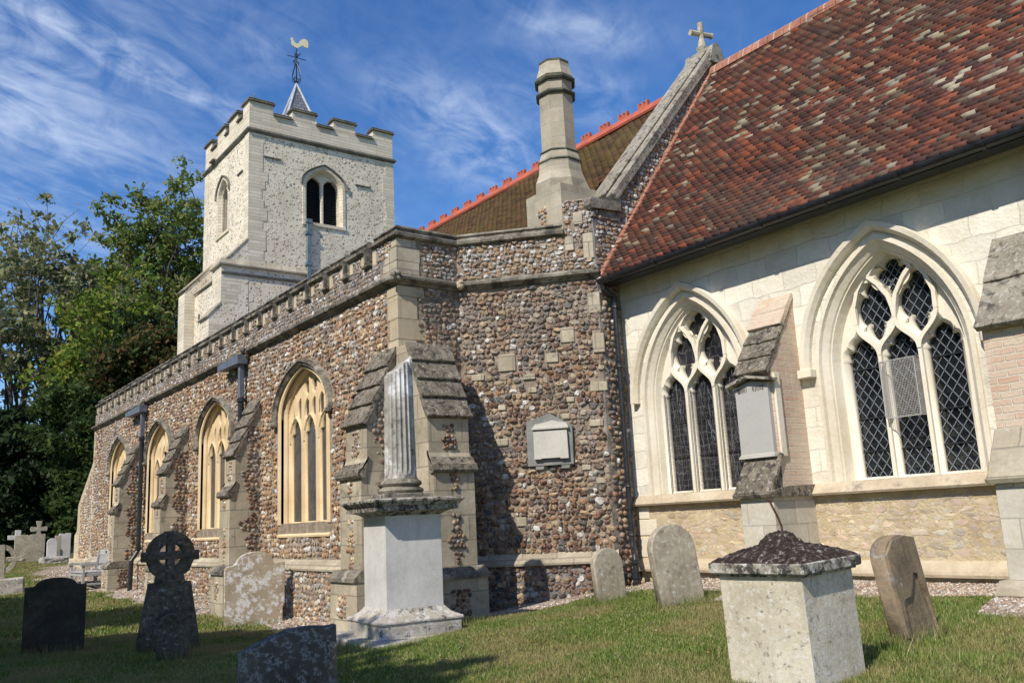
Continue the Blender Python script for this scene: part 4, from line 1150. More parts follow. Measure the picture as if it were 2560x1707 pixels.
        for k in (-1, 0, 1):
            x0, x1, z0, z1 = c+k*sp-lw+.01, c+k*sp+lw-.01, 1.80, 3.22
            for (a, b) in (((x0, z0), (x1, z0)), ((x1, z0), (x1, z1)), ((x0, z1), (x0, z0))):
                cg.tube([(a[0], yo, a[1]), (b[0], yo, b[1])], .006, 5)
            n_ = 5
            for i in range(1, n_): xx = x0+i*(x1-x0)/n_; cg.tube([(xx, yo, z0), (xx, yo, z1)], .0012, 3)
            n_ = 16
            for i in range(1, n_): zz = z0+i*(z1-z0)/n_; cg.tube([(x0, yo+.08, zz), (x0, yo, zz), (x1, yo, zz), (x1, yo+.08, zz)], .0012, 3)
        cg.build('wire_guard', M['wire_dark'], w)
        # leaded figure drawing of the stained glass
        gg = random.Random(5); ld = MB()
        for k in (-1, 0, 1):
            cx = c+k*sp
            for j in range(34):
                x = cx+gg.uniform(-lw, lw)*.9; z = gg.uniform(1.85, 3.35); a = gg.uniform(0, 6.28); rr = gg.uniform(.03, .10)
                if j % 3 == 0: pts = [(x+rr*.6*math.cos(a+q*.6), yl, z+rr*math.sin(a+q*.6)) for q in range(gg.randint(4, 9))]
                else: pts = [(x, yl, z), (x+gg.uniform(-.04, .04), yl, z+gg.uniform(.08, .2)), (x+gg.uniform(-.05, .05), yl, z+gg.uniform(.2, .3))]
                pts = [(min(max(p[0], cx-lw-.01), cx+lw+.01), p[1], min(p[2], 3.5)) for p in pts]
                ld.tube(pts, .002, 3)
        ld.build('leading', M['leading'], w)
        sb = MB()
        for z in (2.3, 2.8): sb.box(c-.7, c+.7, yl-.02, yl-.008, z, z+.012)
        sb.build('saddle_bar', M['iron'], w)
for i, (c, sp, lw, dep) in enumerate(WCH): chancel_window(c, sp, lw, dep, i)

# chancel buttresses
def ch_buttress(x0, x1, kind):
    pr = [(0, 4.10), (.62, 3.14), (.57, 3.12), (.57, 2.15), (.80, 1.70), (.78, 1.66), (.78, -.2), (0, -.2)]
    mb = MB(); mb.prism(pr[:4]+[(.57, 1.7), (0, 1.7)], (x0, YC, 0), SO, Z, X, x1-x0)
    b = mb.build('buttress', M['brick'], church)
    mb = MB()
    for p, q, e in (((.0, 4.10), (.64, 3.12), .045),):
        d = np.array([0, -(q[0]-p[0]), q[1]-p[1]]); L = np.linalg.norm(d); d /= L; up = np.array([0, d[2], -d[1]]); up = -up if up[2] < 0 else up
        k = 5 if kind == 0 else 2
        for i in range(k):
            a = L*i/k
            ll = L/k+.02; mb.prism([(0, -.03), (ll, -.015), (ll, .045), (ll-.01, .052), (0, .022)], np.array([x0-.008-.004*(i%2), YC-p[0], p[1]])+d*a, d, up, X, x1-x0+.016+.008*(i%2))
    mb.build('weathering', M['coping' if kind else 'weathering'], b, subdiv=3, rough=.012)
    if kind == 0:
        mb = MB(); d = np.array([0, .64, -.98]); L = np.linalg.norm(d); d = np.array([0, -.64, -.98])/L; up = np.array([0, -.98, .64])/L; mb.prism([(0, -.02), (.50, -.005), (.50, .058), (.26, .050), (.25, .06), (0, .034)], np.array([x0-.014, YC, 4.11]), d, up, X, x1-x0+.028); mb.build('pink_capping', M['brick'], b, subdiv=2, rough=.006)
    mb = MB()
    p, q = (.57, 2.16), (.84, 1.70); d = np.array([0, -(q[0]-p[0]), q[1]-p[1]]); L = np.linalg.norm(d); d /= L; up = np.array([0, d[2], -d[1]]); up = -up if up[2] < 0 else up
    for i in range(3):
        mb.obox(np.array([x0-.03, YC-p[0]+.02, p[1]])+d*(L*i/3)-up*.03, X, d, up, x1-x0+.06, L/3+.012, .05+.01*i, .012)
    mb.prism([(0, 1.66), (.84, 1.66), (.86, 1.70), (.80, 1.74), (.5, 1.78), (0, 1.79)], (x0-.05, YC, 0), SO, Z, X, x1-x0+.10)
    mb.prism([(0, 1.70), (.80, 1.70), (.57, 2.12), (0, 2.12)], (x0+.002, YC, 0), SO, Z, X, x1-x0-.004)
    mb.build('weathering', M['weathering' if kind == 0 else 'ashlar_grey'], b)
    mb = MB(); mb.box(x0, x1, YC-.78, YC, -.2, 1.665, .004); mb.build('buttress_base', M['base_pale'], b)
    mb = MB(); mb.prism([(0, .62), (.86, .62), (.90, .68), (.88, .74), (.80, .80), (0, .80)], (x0-.08, YC, 0), SO, Z, X, x1-x0+.16); mb.box(x0-.06, x1+.06, YC-.84, YC, -.2, .63)
    mb.build('base_moulding', M['ashlar_grey'], b)
    return b
ch_buttress(-6.89, -6.42, 0)
ch_buttress(-3.96, -3.36, 1)
MB().box(-6.45, -6.392, YC-.56, YC-.46, 2.12, 3.1, .004).build('quoin', M['chan_trim'], church)

# chancel roof, ridge, verge, gutter
RC = 9.26; ey, ez = 8.80, 5.03; ry = 11.9
csl = math.hypot(ry-ey, RC-ez); sv = np.array([0, (ry-ey)/csl, (RC-ez)/csl]); nv = np.array([0, -sv[2], sv[1]])
mb = MB(); mb.prism([(ey+.02, ez-.05), (ry, RC-.03), (15.0, ez-.05), (14.9, ez-.11), (ry, RC-.25), (ey+.12, ez-.10)], (XG+.02, 0, 0), Y, Z, X, CX1-XG+.2)
cr_ = mb.build('chancel_roof', M['tile'], church)
tiles('tile_courses', M['tile'], cr_, (XG+.05, ey, ez), X, sv, nv, CX1-XG+.15, csl, .145, .084, .014, 33, .006)
mb = MB(); n_ = int((csl+.1)/.17)
g = random.Random(3)
for i in range(n_):
    p = np.array([XG-.03, ey-.0, ez])+sv*(i*csl/n_)+nv*(.01+.012*g.random())
    mb.obox(p, X, sv, nv, .115+.012*g.random(), csl/n_-.012, .045, .008)
vg = mb.build('verge_tiles', M['ridge_pink'], church)
mb = MB(); mb.obox(np.array([XG-.045, ey-.02, ez-.05]), X, sv, nv, .12, csl+.02, .055); mb.build('verge_mortar', M['chan_trim'], vg)
mb = MB(); x = XG+.02
prs = [(-.13, -.12), (-.10, -.0), (-.05, .06), (0, .085), (.05, .06), (.10, .0), (.13, -.12)]
while x < CX1+.2:
    mb.prism([(ry+a, RC+.02+b) for a, b in prs], (x, 0, 0), Y, Z, X, .315); x += .325
mb.build('ridge_tiles', M['ridge_pink'], church)
mb = MB()
for i in range(9):
    a0 = math.pi+math.pi*i/8; a1 = math.pi+math.pi*(i+1)/8
gp = [(ey-.05+.078*math.cos(math.pi+math.pi*i/10), ez-.045+.078*math.sin(math.pi+math.pi*i/10)) for i in range(11)]
gp += [(ey-.05+.055*math.cos(math.pi+math.pi*i/10), ez-.04+.055*math.sin(math.pi+math.pi*i/10)) for i in range(10, -1, -1)]
mb.prism(gp, (XG+.06, 0, 0), Y, Z, X, CX1-XG)
for x in np.arange(XG+.3, CX1, .9): mb.prism([(a*1.0+(a-ey+.05)*.12, b-.008) for a, b in gp], (x, 0, 0), Y, Z, X, .05)
mb.build('gutter', M['iron'], church)
mb = MB(); mb.box(XG+.02, CX1, ey+.03, ey+.24, ez-.11, ez-.06); mb.build('soffit', M['iron'], church)
mb = MB(); mb.box(XG+.02, CX1, ey+.02, ey+.05, ez-.10, ez-.03); mb.build('fascia', M['iron'], church)
px_ = XG+.10; py_ = 8.985
mb = MB()
mb.tube([(px_, ey-.05, ez-.09), (px_, ey-.03, ez-.18), (px_, py_, ez-.30), (px_, py_, 1.16), (px_+.02, py_-.01, 1.08), (px_+.14, py_-.10, .98), (px_+.16, py_-.12, .90), (px_+.16, py_-.12, .66), (px_+.2, py_-.2, .60)], .042, 12)
for z in (4.62, 3.72, 1.98, 1.3): mb.lathe((px_, py_, z), [(.045, -.05), (.058, -.045), (.05, -.02), (.05, .02), (.06, .045), (.045, .05)], 12)
for z in (.9, .7): mb.lathe((px_+.16, py_-.12, z), [(.045, -.03), (.06, -.025), (.06, .025), (.045, .03)], 12)
for z in (4.5, 3.0, 1.5): mb.box(px_-.09, px_+.03, py_-.02, py_+.02, z, z+.02)
mb.build('drainpipe', M['iron'], church)
mb = MB(); mb.tube([(-3.30, ey-.05, ez-.08), (-3.30, ey-.02, ez-.2), (-3.30, YC-.08, ez-.42), (-3.30, YC-.08, 4.2)], .042, 12); mb.lathe((-3.30, YC-.08, 4.5), [(.045, -.05), (.06, -.045), (.06, .045), (.045, .05)], 12)
mb.build('drainpipe', M['iron'], church)
plate('east_gable', [(YC, 0), (14.9, 0), (14.9, 5.05), (12.0, 9.2), (YC, 5.05)], [], (CX1, 0, 0), Y, Z, X, .5, M['chan'], church)
mb = MB(); mb.box(XG, CX1, 14.4, 14.9, 0, 5); mb.build('north_wall', M['chan'], church)

# ------------------------------------------------------------------ tower
TX0, TX1, TY0, TY1 = -30.4, -26.0, 9.42, 14.64
ec = 12.0
eh = [(ec-.65, 11.45)]+tudor(ec, .65, 12.80, .60, 16, 2.2, .45)+[(ec+.65, 11.45)]
plate('tower_wall', [(TY0+.012, 0), (TY1, 0), (TY1, 14.2), (TY0+.012, 14.2)], [eh], (TX1, 0, 0), Y, Z, X, .5, M['tower'], church)
sc = -28.42
sh_ = [(sc-.5, 11.45)]+tudor(sc, .5, 12.85, .52, 16, 2.2, .45)+[(sc+.5, 11.45)]
plate('tower_wall', [(TX0, 0), (TX1-.012, 0), (TX1-.012, 14.2), (TX0, 14.2)], [sh_], (0, TY0, 0), X, Z, SO, .5, M['tower'], church)
mb = MB(); mb.box(TX0, TX0+.5, TY0+.01, TY1, 0, 14.3); mb.box(TX0, TX1-.01, TY1-.5, TY1-.001, 0, 14.3); mb.box(TX0+.3, TX1-.3, TY0+.3, TY1-.3, 11, 11.1); mb.build('tower_wall', M['tower'], church)
mb = MB(); mb.box(TX0+.45, TX1-.45, TY0+.45, TY1-.45, 14.0, 14.3); mb.build('tower_roof', M['lead'], church)
# dressed corners
g = random.Random(12); mb = MB()
for (cx_, cy_, sx_, sy_) in ((TX1, TY0, -1, 1), (TX1, TY1, -1, -1), (TX0, TY0, 1, 1)):
    z = 9.6 if cx_ == TX1 else 7.0
    while z < 14.2:
        h = .28+.15*g.random(); a = .30+.16*g.random(); b = .42+.22*g.random()
        if cy_ == TY1: b = .25+.2*g.random()
        mb.box(cx_-sx_*.014, cx_+sx_*a, cy_-sy_*.014, cy_+sy_*b, z, min(z+h-.002, 14.2)); z += h
mb.build_split('tower_quoin', M['tower_ashlar'], church)
tp = [(TX0, TY1), (TX0, TY0), (TX1, TY0), (TX1, TY1)]
ring = [(TX0, TY0), (TX1, TY0), (TX1, TY1), (TX0, TY1)]
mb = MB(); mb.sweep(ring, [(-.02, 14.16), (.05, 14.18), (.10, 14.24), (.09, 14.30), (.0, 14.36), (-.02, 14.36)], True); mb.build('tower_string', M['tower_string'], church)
mb = MB()
for a, b in (((TX0, TY0), (TX1, TY0+.32)), ((TX0, TY1-.32), (TX1, TY1)), ((TX0, TY0+.32), (TX0+.32, TY1-.32)), ((TX1-.32, TY0+.32), (TX1, TY1-.32))):
    mb.box(a[0], b[0], a[1], b[1], 14.3, 14.93)
ym = [(TY0, 10.21), (10.88, 11.71), (12.36, 13.18), (13.87, TY1)]; xm = [(TX1-.58, TX1), (-27.91, -27.09), (-29.11, -28.29), (TX0, -29.72)]
tb = mb.build('tower_parapet', M['tower_ashlar'], church)
def tcope(a0, a1, b0, b1, z, par, nm='merlon_coping'):
    m_ = MB(); m_.box(a0-.07, a1+.07, b0-.07, b1+.07, z, z+.055, .012); m_.box(a0-.015, a1+.015, b0-.015, b1+.015, z+.05, z+.08); m_.box(a0-.045, a1+.045, b0-.045, b1+.045, z+.075, z+.12, .015)
    m_.build(nm, M['tower_string'], par)
def tmer(a0, a1, b0, b1):
    q = MB().box(a0, a1, b0, b1, 14.92, 15.26).build('tower_merlon', M['tower_ashlar'], church); tcope(a0, a1, b0, b1, 15.26, q)
for (sx, x0, xi) in ((1, TX1-.58, TX1), (0, TX0, -29.72)):
    for (y0, y1) in ((TY0, 10.21), (13.87, TY1)):
        # corner merlons turn the corner: one L-shaped piece
        xa, xb = (x0, xi); ya = y0 if y0 == TY0 else y1-.32
        xe = TX1-.32 if sx else TX0
        q = MB().prism([(xa, ya), (xb, ya), (xb, ya+.32), (xa, ya+.32)] if False else ([(xa, y0), (xb, y0), (xb, y1), (xb-.32, y1), (xb-.32, y0+.32), (xa, y0+.32)] if (sx and y0 == TY0) else [(xa, y1-.32), (xb-.32, y1-.32), (xb-.32, y0), (xb, y0), (xb, y1), (xa, y1)] if sx else [(xa, y0), (xb, y0), (xb, y0+.32), (xa+.32, y0+.32), (xa+.32, y1), (xa, y1)] if y0 == TY0 else [(xa, y0), (xa+.32, y0), (xa+.32, y1-.32), (xb, y1-.32), (xb, y1), (xa, y1)]), (0, 0, 14.92), X, Y, Z, .34).build('tower_merlon', M['tower_ashlar'], church)
        tcope(xa, xb, ya, ya+.32, 15.26, q); tcope(xe+.003, xe+.317, y0+.003, y1-.003, 15.262, q)
for a, b in ym[1:3]:
    tmer(TX1-.32, TX1, a, b); tmer(TX0, TX0+.32, a, b)
for a, b in xm[1:3]:
    tmer(a, b, TY0, TY0+.32); tmer(a, b, TY1-.32, TY1)
def gaps(l):
    l = sorted(l); return [(l[i][1], l[i+1][0]) for i in range(len(l)-1)]
for a, b in gaps(ym): tcope(TX1-.32, TX1, a+.07, b-.07, 14.90, church, 'crenel_coping'); tcope(TX0, TX0+.32, a+.07, b-.07, 14.90, church, 'crenel_coping')
for a, b in gaps(xm): tcope(a+.07, b-.07, TY0, TY0+.32, 14.90, church, 'crenel_coping')
# belfry windows
def belfry(c, hw, z0, zs, h, o, u, n, deep, louv):
    o = np.array(o, float); u = np.array(u, float); n = np.array(n, float)
    p = [(c-hw, z0)]+tudor(c, hw, zs, h, 16, 2.2, .45)+[(c+hw, z0)]
    w = MB().arch(p, [(.12, .0), (.115, .022), (.02, .024), (-.0, .0), (-.05, -.10), (-.075, -.12), (-.075, -.32), (.12, -.32)], o, u, Z, n).build('belfry_window', M['tower_ashlar'], church)
    hp = tudor(c, hw+.13, zs+.08, h+.04, 16, 2.2, .45); hp = [(hp[0][0], hp[0][1]-.12)]+hp+[(hp[-1][0], hp[-1][1]-.12)]
    MB().arch(hp, [(0, 0), (0, .06), (.04, .08), (.06, .0)], o, u, Z, n).build('hood_mould', M['tower_string'], w)
    LWd = (hw-.065-.055)/2
    hs = []
    for s_ in (-1, 1):
        cx = c+s_*(.055+LWd)
        hs.append([(cx-LWd, z0+.03), (cx-LWd, zs-.02), (cx-LWd, zs+.06), (cx-LWd*.9, zs+.17), (cx-LWd*.55, zs+.25), (cx, zs+.33), (cx+LWd*.55, zs+.25), (cx+LWd*.9, zs+.17), (cx+LWd, zs+.06), (cx+LWd, zs-.02), (cx+LWd, z0+.03)])
    tpp = [(c-hw+.06, z0)]+tudor(c, hw-.06, zs, h-.06, 16, 2.2, .45)+[(c+hw-.06, z0)]
    plate('tracery', tpp, hs, o-n*.16, u, Z, n, .14, M['tower_ashlar'], w, .025)
    lv = MB(); z = z0+.04
    while z < zs+.35:
        for s_ in (-1, 1):
            cx = c+s_*(.055+LWd)
            a = o+u*(cx-LWd-.03)-n*.36+np.array([0, 0, z+.05])
            lv.obox(a, u, (n*.8-np.array([0, 0, .6])), (n*.6+np.array([0, 0, .8])), 2*LWd+.06, .10, .012)
        z += .072
    lv.build('louvre', M['louvre'], w)
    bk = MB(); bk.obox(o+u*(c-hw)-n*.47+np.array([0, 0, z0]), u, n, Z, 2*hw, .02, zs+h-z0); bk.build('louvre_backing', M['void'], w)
    sl = MB(); sl.obox(o+u*(c-hw-.13)-n*.2+np.array([0, 0, z0-.11]), u, n, Z, 2*hw+.26, .25, .12, .015); sl.build('sill', M['tower_ashlar'], w)
belfry(ec, .65, 11.45, 12.80, .60, (TX1, 0, 0), Y, (1, 0, 0), .3, True)
belfry(sc, .50, 11.45, 12.85, .52, (0, TY0, 0), X, SO, .3, True)
# old roof drips left on the wall
mb = MB(); mb.box(TX1-.01, TX1+.05, 9.89, 10.47, 13.40, 13.45, .008); mb.box(TX1-.01, TX1+.05, 13.15, 13.74, 13.06, 13.11, .008); mb.box(-27.0, -26.5, TY0-.05, TY0+.01, 13.0, 13.05, .008); mb.box(TX0+.1+.9, TX0+1.4, TY0-.2, TY0+.01, 14.28, 14.34, .01)
mb.build('drip_stone', M['tower_string'], church)
# lower stage: south-east and south-west buttresses and thicker wall
mb = MB()
mb.prism([(TY0+.02, 10.55), (8.62, 9.66), (8.60, 9.62), (8.60, 8.38), (8.25, 7.98), (8.25, 3), (TY0+.02, 3)], (TX1-.85, 0, 0), Y, Z, X, .86)
tbs = mb.build('tower_buttress', M['tower'], church)
mb = MB()
def slab(m_, y0, z0, y1, z1, x0, x1, t_=.06):
    d = np.array([0, y1-y0, z1-z0]); L = np.linalg.norm(d); d /= L; up = np.array([0, d[2], -d[1]]); up = -up if up[2] < 0 else up
    m_.obox(np.array([x0, y0, z0])-up*.01, X, d, up, x1-x0, L, t_, .01)
slab(mb, TY0, 10.56, 8.56, 9.60, TX1-.88, TX1+.03); slab(mb, 8.61, 8.42, 8.20, 7.94, TX1-.88, TX1+.03)
slab(mb, TY0, 10.6, 8.42, 9.55, -29.93, -29.21); slab(mb, TY0, 10.1, 8.75, 9.40, -29.2, TX1-.85)
mb.build('weathering', M['ashlar_grey'], tbs)
mb = MB(); mb.sweep([(TX1-.85, 8.60), (TX1+.0, 8.60), (TX1, TY1)], [(-.02, 9.62), (.09, 9.62), (.10, 9.67), (.0, 9.86), (-.02, 9.86)]); mb.build('tower_string', M['ashlar_grey'], tbs)
mb = MB(); mb.sweep([(TX1, 8.60), (TX1, TY1)], [(-.02, 9.34), (.05, 9.34), (.07, 9.41), (-.02, 9.44)]); mb.build('tower_string', M['tower_string'], tbs)
mb = MB(); z = 3.0
while z < 9.6:
    h = .3+.1*g.random(); y0 = 8.60 if z > 8.3 else 8.25
    if not 7.9 < z+h < 8.45: mb.box(TX1-.5, TX1+.013, y0-.013, y0+.45+.3*g.random(), z, min(z+h, 9.6), .004)
    z += h
mb.build_split('tower_quoin', M['tower_ashlar'], tbs)
mb = MB(); mb.prism([(TY0, 10.1), (8.8, 9.40), (8.8, 3), (TY0, 3)], (TX0, 0, 0), Y, Z, X, TX1-TX0-.85)
mb.prism([(TY0+.02, 10.6), (8.48, 9.55), (8.48, 8.15), (8.47, 7.75), (8.47, 3), (TY0+.02, 3)], (-29.9, 0, 0), Y, Z, X, .66)
mb.build('tower_lower_wall', M['tower'], tbs)
mb = MB(); z = 3.0
while z < 9.4:
    h = .34; y0 = 8.47
    if True: mb.box(-29.913, -29.227, y0-.013, y0+.35, z, min(z+h, 9.5), .004)
    z += h
mb.build('tower_quoin', M['tower_ashlar'], tbs)
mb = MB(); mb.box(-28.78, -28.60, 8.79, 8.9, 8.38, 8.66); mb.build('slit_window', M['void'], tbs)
mb = MB(); mb.box(-28.88, -28.78, 8.78, 8.9, 8.32, 8.72); mb.box(-28.60, -28.50, 8.78, 8.9, 8.32, 8.72); mb.build('slit_frame', M['tower_ashlar'], tbs)
mb = MB(); mb.box(TX1+.02, TX1+.14, 11.35, 11.47, 6.0, 11.45); mb.box(TX1+.01, TX1+.16, 11.31, 11.51, 11.40, 11.52)
for z in (11.0, 9.95): mb.box(TX1+.0, TX1+.16, 11.30, 11.52, z, z+.1)
mb.build('drainpipe', M['pipe_teal'], church)
# spirelet, weathervane
ax, ay, az = -28.3, 12.0, 17.58
mb = MB(); hb = 1.03; zb = 15.3; ph = R(50)-math.pi/4
azi = math.atan2(ay, ax)
cr4 = []
phi0 = R(22.0+65.0)   # corner facing, turned against the tower
view = math.atan2(-ay, -ax)      # direction towards the viewer in plan
for i, da in enumerate((-.95, .62, 2.19, 3.76)):
    a = view-da+.15
    cr4.append((ax+hb*math.cos(a), ay+hb*math.sin(a), zb))
mb.add(cr4+[(ax, ay, az)], [(0, 1, 4), (1, 2, 4), (2, 3, 4), (3, 0, 4)])
sp_ = mb.build('spirelet', M['slate'], church)
mb = MB()
for c in cr4: mb.tube([np.array(c), np.array([ax, ay, az])], .065, 6, .04)
mb.build('lead_hip', M['lead'], sp_)
mb = MB(); V3 = lambda y_, z_, x_=0: (ax+x_, ay+y_, z_)
mb.tube([V3(0, az-.05), V3(0, 19.0)], .022, 6)
for k in range(4):
    a = k*math.pi/2+.4; c_, s_ = math.cos(a), math.sin(a)
    prf = [(.03, 17.6), (.13, 17.66), (.20, 17.74), (.21, 17.86), (.13, 18.15), (.04, 18.35), (.02, 18.4)]
    mb.tube([(ax+r*c_, ay+r*s_, z) for r, z in prf], .012, 5)
    prf = [(.02, 17.62), (.10, 17.68), (.13, 17.76), (.09, 17.82), (.05, 17.78)]
    mb.tube([(ax+r*c_, ay+r*s_, z) for r, z in prf], .012, 5)
    for zz, s in ((18.42, 1), (18.74, .7)):
        prf = [(.02, zz-.06), (.09*s, zz-.07), (.13*s, zz), (.09*s, zz+.05), (.05*s, zz+.02)]
        mb.tube([(ax+r*c_, ay+r*s_, z) for r, z in prf], .012, 5)
mb.tube([V3(-.36, 18.62), V3(.36, 18.62)], .016, 6); mb.tube([(ax-.36, ay, 18.62), (ax+.36, ay, 18.62)], .016, 6)
vn = mb.build('weathervane', M['iron'], sp_)
ck = [(-.26, 19.36), (-.245, 19.40), (-.21, 19.39), (-.17, 19.30), (-.10, 19.22), (-.03, 19.20), (.04, 19.26), (.10, 19.38), (.18, 19.46), (.28, 19.49), (.37, 19.45), (.41, 19.34), (.40, 19.16), (.31, 19.15), (.30, 19.20), (.27, 19.15), (.23, 19.16), (.22, 19.21), (.12, 19.16), (.04, 19.08), (-.04, 19.03), (-.12, 19.04), (-.20, 19.10), (-.25, 19.2), (-.235, 19.27), (-.27, 19.30)]
ckp = [(y_+.05, z_-.02) for y_, z_ in ck]
mb = MB(); mb.prism(ckp, (ax-.02, ay, 0), Y, Z, X, .04); mb.build('golden_cockerel', M['gold'], sp_)
mb = MB(); mb.tube([(TX1-.35, 9.7, 15.3), (TX1-.35, 9.7, 15.62), (TX1-.33, 9.74, 15.72)], .015, 5); mb.build('lightning_rod', M['iron'], church)
# ------------------------------------------------------------------ wall tablets
SUNP = None
def on_diag(s, z, out=.0): return np.array([K2[0], K2[1], 0])+np.array(DU)*s+np.array([0, 0, z])+np.array(DN)*out
tb = thing('wall_tablet', 'grey gabled slate memorial tablet with pale raised panel fixed to the diagonal flint wall', 'memorial tablet', tuple(on_diag(1.31, 2.3)))
mb = MB(); mb.prism([(.97, 2.30), (1.64, 2.30), (1.65, 2.86), (1.33, 3.05), (.97, 2.95)], on_diag(0, 0, -.03), DU, Z, DN, .10); mb.build('backing_slab', M['slate_tablet'], tb)
mb = MB(); mb.prism([(1.06, 2.82), (1.60, 2.82), (1.60, 2.85), (1.06, 2.85)], on_diag(0, 0, .07), DU, Z, DN, .06)
mb.prism([(1.07, 2.85), (1.59, 2.85), (1.57, 2.90), (1.45, 2.92), (1.36, 2.945), (1.30, 2.93), (1.22, 2.915), (1.10, 2.895)], on_diag(0, 0, .07), DU, Z, DN, .03); mb.build('pediment', M['tablet_pale'], tb)
mb = MB(); mb.prism([(1.08, 2.39), (1.18, 2.39), (1.18, 2.40), (1.46, 2.40), (1.46, 2.385), (1.58, 2.385), (1.575, 2.79), (1.08, 2.79)], on_diag(0, 0, .065), DU, Z, DN, .065); mb.build('inscription_panel', M['tablet_pale'], tb)
mb = MB()
for a in (1.08, 1.46): mb.prism([(a, 2.30), (a+.13, 2.30), (a+.11, 2.245), (a+.0, 2.245)], on_diag(0, 0, -.02), DU, Z, DN, .08)
mb.build('bracket', M['slate_tablet'], tb)
tb = thing('wall_tablet', 'tall plain grey panel under a small gabled cap on the buttress between the cream windows', 'memorial tablet', (-6.68, YC-.6, 2.1))
yb = YC-.57
mb = MB(); mb.prism([(-6.93, 2.16), (-6.45, 2.16), (-6.45, 2.99), (-6.68, 3.03), (-6.93, 2.98)], (0, yb, 0), X, Z, SO, .06); mb.build('grey_panel', M['panel_grey'], tb)
mb = MB(); mb.prism([(-7.00, 2.985), (-6.70, 3.07), (-6.36, 3.005), (-6.36, 3.035), (-6.70, 3.105), (-7.0, 3.02)], (0, yb+.02, 0), X, Z, SO, .17); mb.build('stone_cap', M['tomb_cap'], tb)
mb = MB(); mb.box(-6.95, -6.43, yb-.085, yb, 2.12, 2.15, .004); mb.box(-6.94, -6.44, yb-.07, yb, 2.15, 2.17, .004); mb.build('sill_moulding', M['tablet_pale'], tb)
g = random.Random(8); mb = MB()
x = -6.90
while x < -6.5:
    if not -6.76 < x < -6.68: mb.box(x, x+.006+.008*g.random(), yb-.063, yb-.0595, 2.90+.02*g.random(), 2.965)
    x += .014+.008*g.random()
mb.build('inscription', M['gs_dark'], tb)

# ------------------------------------------------------------------ headstones
def gs_profile(kind, w, h):
    a = w/2
    if kind == 'round': return [(-a, 0), (-a, h-a*.95)]+[(-a*math.cos(math.pi*i/16), h-a*.95+a*.95*math.sin(math.pi*i/16)) for i in range(1, 16)]+[(a, h-a*.95), (a, 0)]
    if kind == 'segment': return [(-a, 0), (-a, h*.86)]+[(-a*.97*math.cos(math.pi*i/14), h*.86+h*.14*math.sin(math.pi*i/14)) for i in range(0, 15)]+[(a, h*.86), (a, 0)]
    if kind == 'shoulder': return [(-a, 0), (-a, h*.80), (-a*.92, h*.835), (-a*.72, h*.84), (-a*.62, h*.875)]+[(-a*.6*math.cos(math.pi*i/12), h*.87+h*.13*math.sin(math.pi*i/12)) for i in range(1, 12)]+[(a*.62, h*.86), (a*.70, h*.85), (a, h*.85), (a, h*.36), (a*.93, h*.30), (a*.94, 0)]
    if kind == 'camel': return [(-a, 0), (-a, h*.90), (-a*.76, h*.905), (-a*.68, h*.915)]+[(-a*.66*math.cos(math.pi*i/12), h*.915+h*.085*math.sin(math.pi*i/12)) for i in range(1, 12)]+[(a*.68, h*.915), (a*.76, h*.905), (a, h*.90), (a, 0)]
    if kind == 'front': return [(-a, 0), (-a, h*.87)]+[(-a+2*a*.86*i/14, h*.87+h*.12*math.sin(math.pi*.62*i/14)) for i in range(1, 15)]+[(a*.85, h*.978), (a, h*.985), (a, 0)]
    if kind == 'rect': return [(-a, 0), (-a, h), (-a*.25, h*1.0), (-a*.2, h*.97), (-a*.05, h*.97), (0, h*1.0), (a, h*1.01), (a, 0)]
def headstone(name, label, pos, rz, w, h, th, kind, m, rx=0.0, ry=0.0, group=None, cat='headstone', sink=.12, bev=.012, extra=None):
    """rz: direction the stone's width runs; its face looks to the right of that"""
    o = thing(name, label, cat, (pos[0], pos[1], pos[2]), rz, group, rx, ry)
    pr = gs_profile(kind, w, h+sink)
    me_ = plate_local('slab', [(a, b-sink) for a, b in pr], th, bev)
    lk = link_mesh('slab', me_, M[m], o, True)
    if extra: extra(o, w, h, th)
    return o
def plate_local(name, pts, th, bev, holes=()):
    cu = bpy.data.curves.new(name, 'CURVE'); cu.dimensions = '2D'; cu.fill_mode = 'BOTH'
    for P in [pts]+list(holes):
        sp = cu.splines.new('POLY'); sp.points.add(len(P)-1)
        for i, (a, b) in enumerate(P): sp.points[i].co = (a, b, 0, 1)
        sp.use_cyclic_u = True
    cu.extrude = th/2-bev; cu.bevel_depth = bev; cu.bevel_resolution = 1; cu.offset = -bev
    ob = bpy.data.objects.new('tmp', cu); COL.objects.link(ob)
    me = bpy.data.meshes.new_from_object(ob.evaluated_get(bpy.context.evaluated_depsgraph_get()))
    bpy.data.objects.remove(ob); bpy.data.curves.remove(cu)
    me.transform(Matrix(((1, 0, 0, 0), (0, 0, -1, 0), (0, 1, 0, 0), (0, 0, 0, 1)))); me.materials.clear(); me.name = name
    return me
S2 = 2560/2352
def place(pl, pr, ptop, ang, frac=.5):
    """ground point under the photo's left base corner, width from the ray through the right base corner, height from the top"""
    a = hitg(pl[0]*S2, pl[1]*S2); d = np.array([math.cos(R(ang)), math.sin(R(ang))])
    r = ray(pr[0]*S2, pr[1]*S2); rr = np.array([r[0], r[1]])
    A = np.array([[d[0], -rr[0]], [d[1], -rr[1]]]); sol = np.linalg.solve(A, -a[:2]); w = sol[0]
    c = a[:2]+d*w*.5
    t = ond(ptop[0]*S2, ptop[1]*S2, np.linalg.norm(c))
    z = float(G(c[0], c[1]))
    return (c[0], c[1], z), w, t[2]-z
def mk(name, label, pl, pr, pt, ang, th, kind, m, rx=0, ry=0, **k):
    pos, w, h = place(pl, pr, pt, ang)
    return headstone(name, label, pos, R(ang), w, h, th, kind, m, R(rx), R(ry), **k)
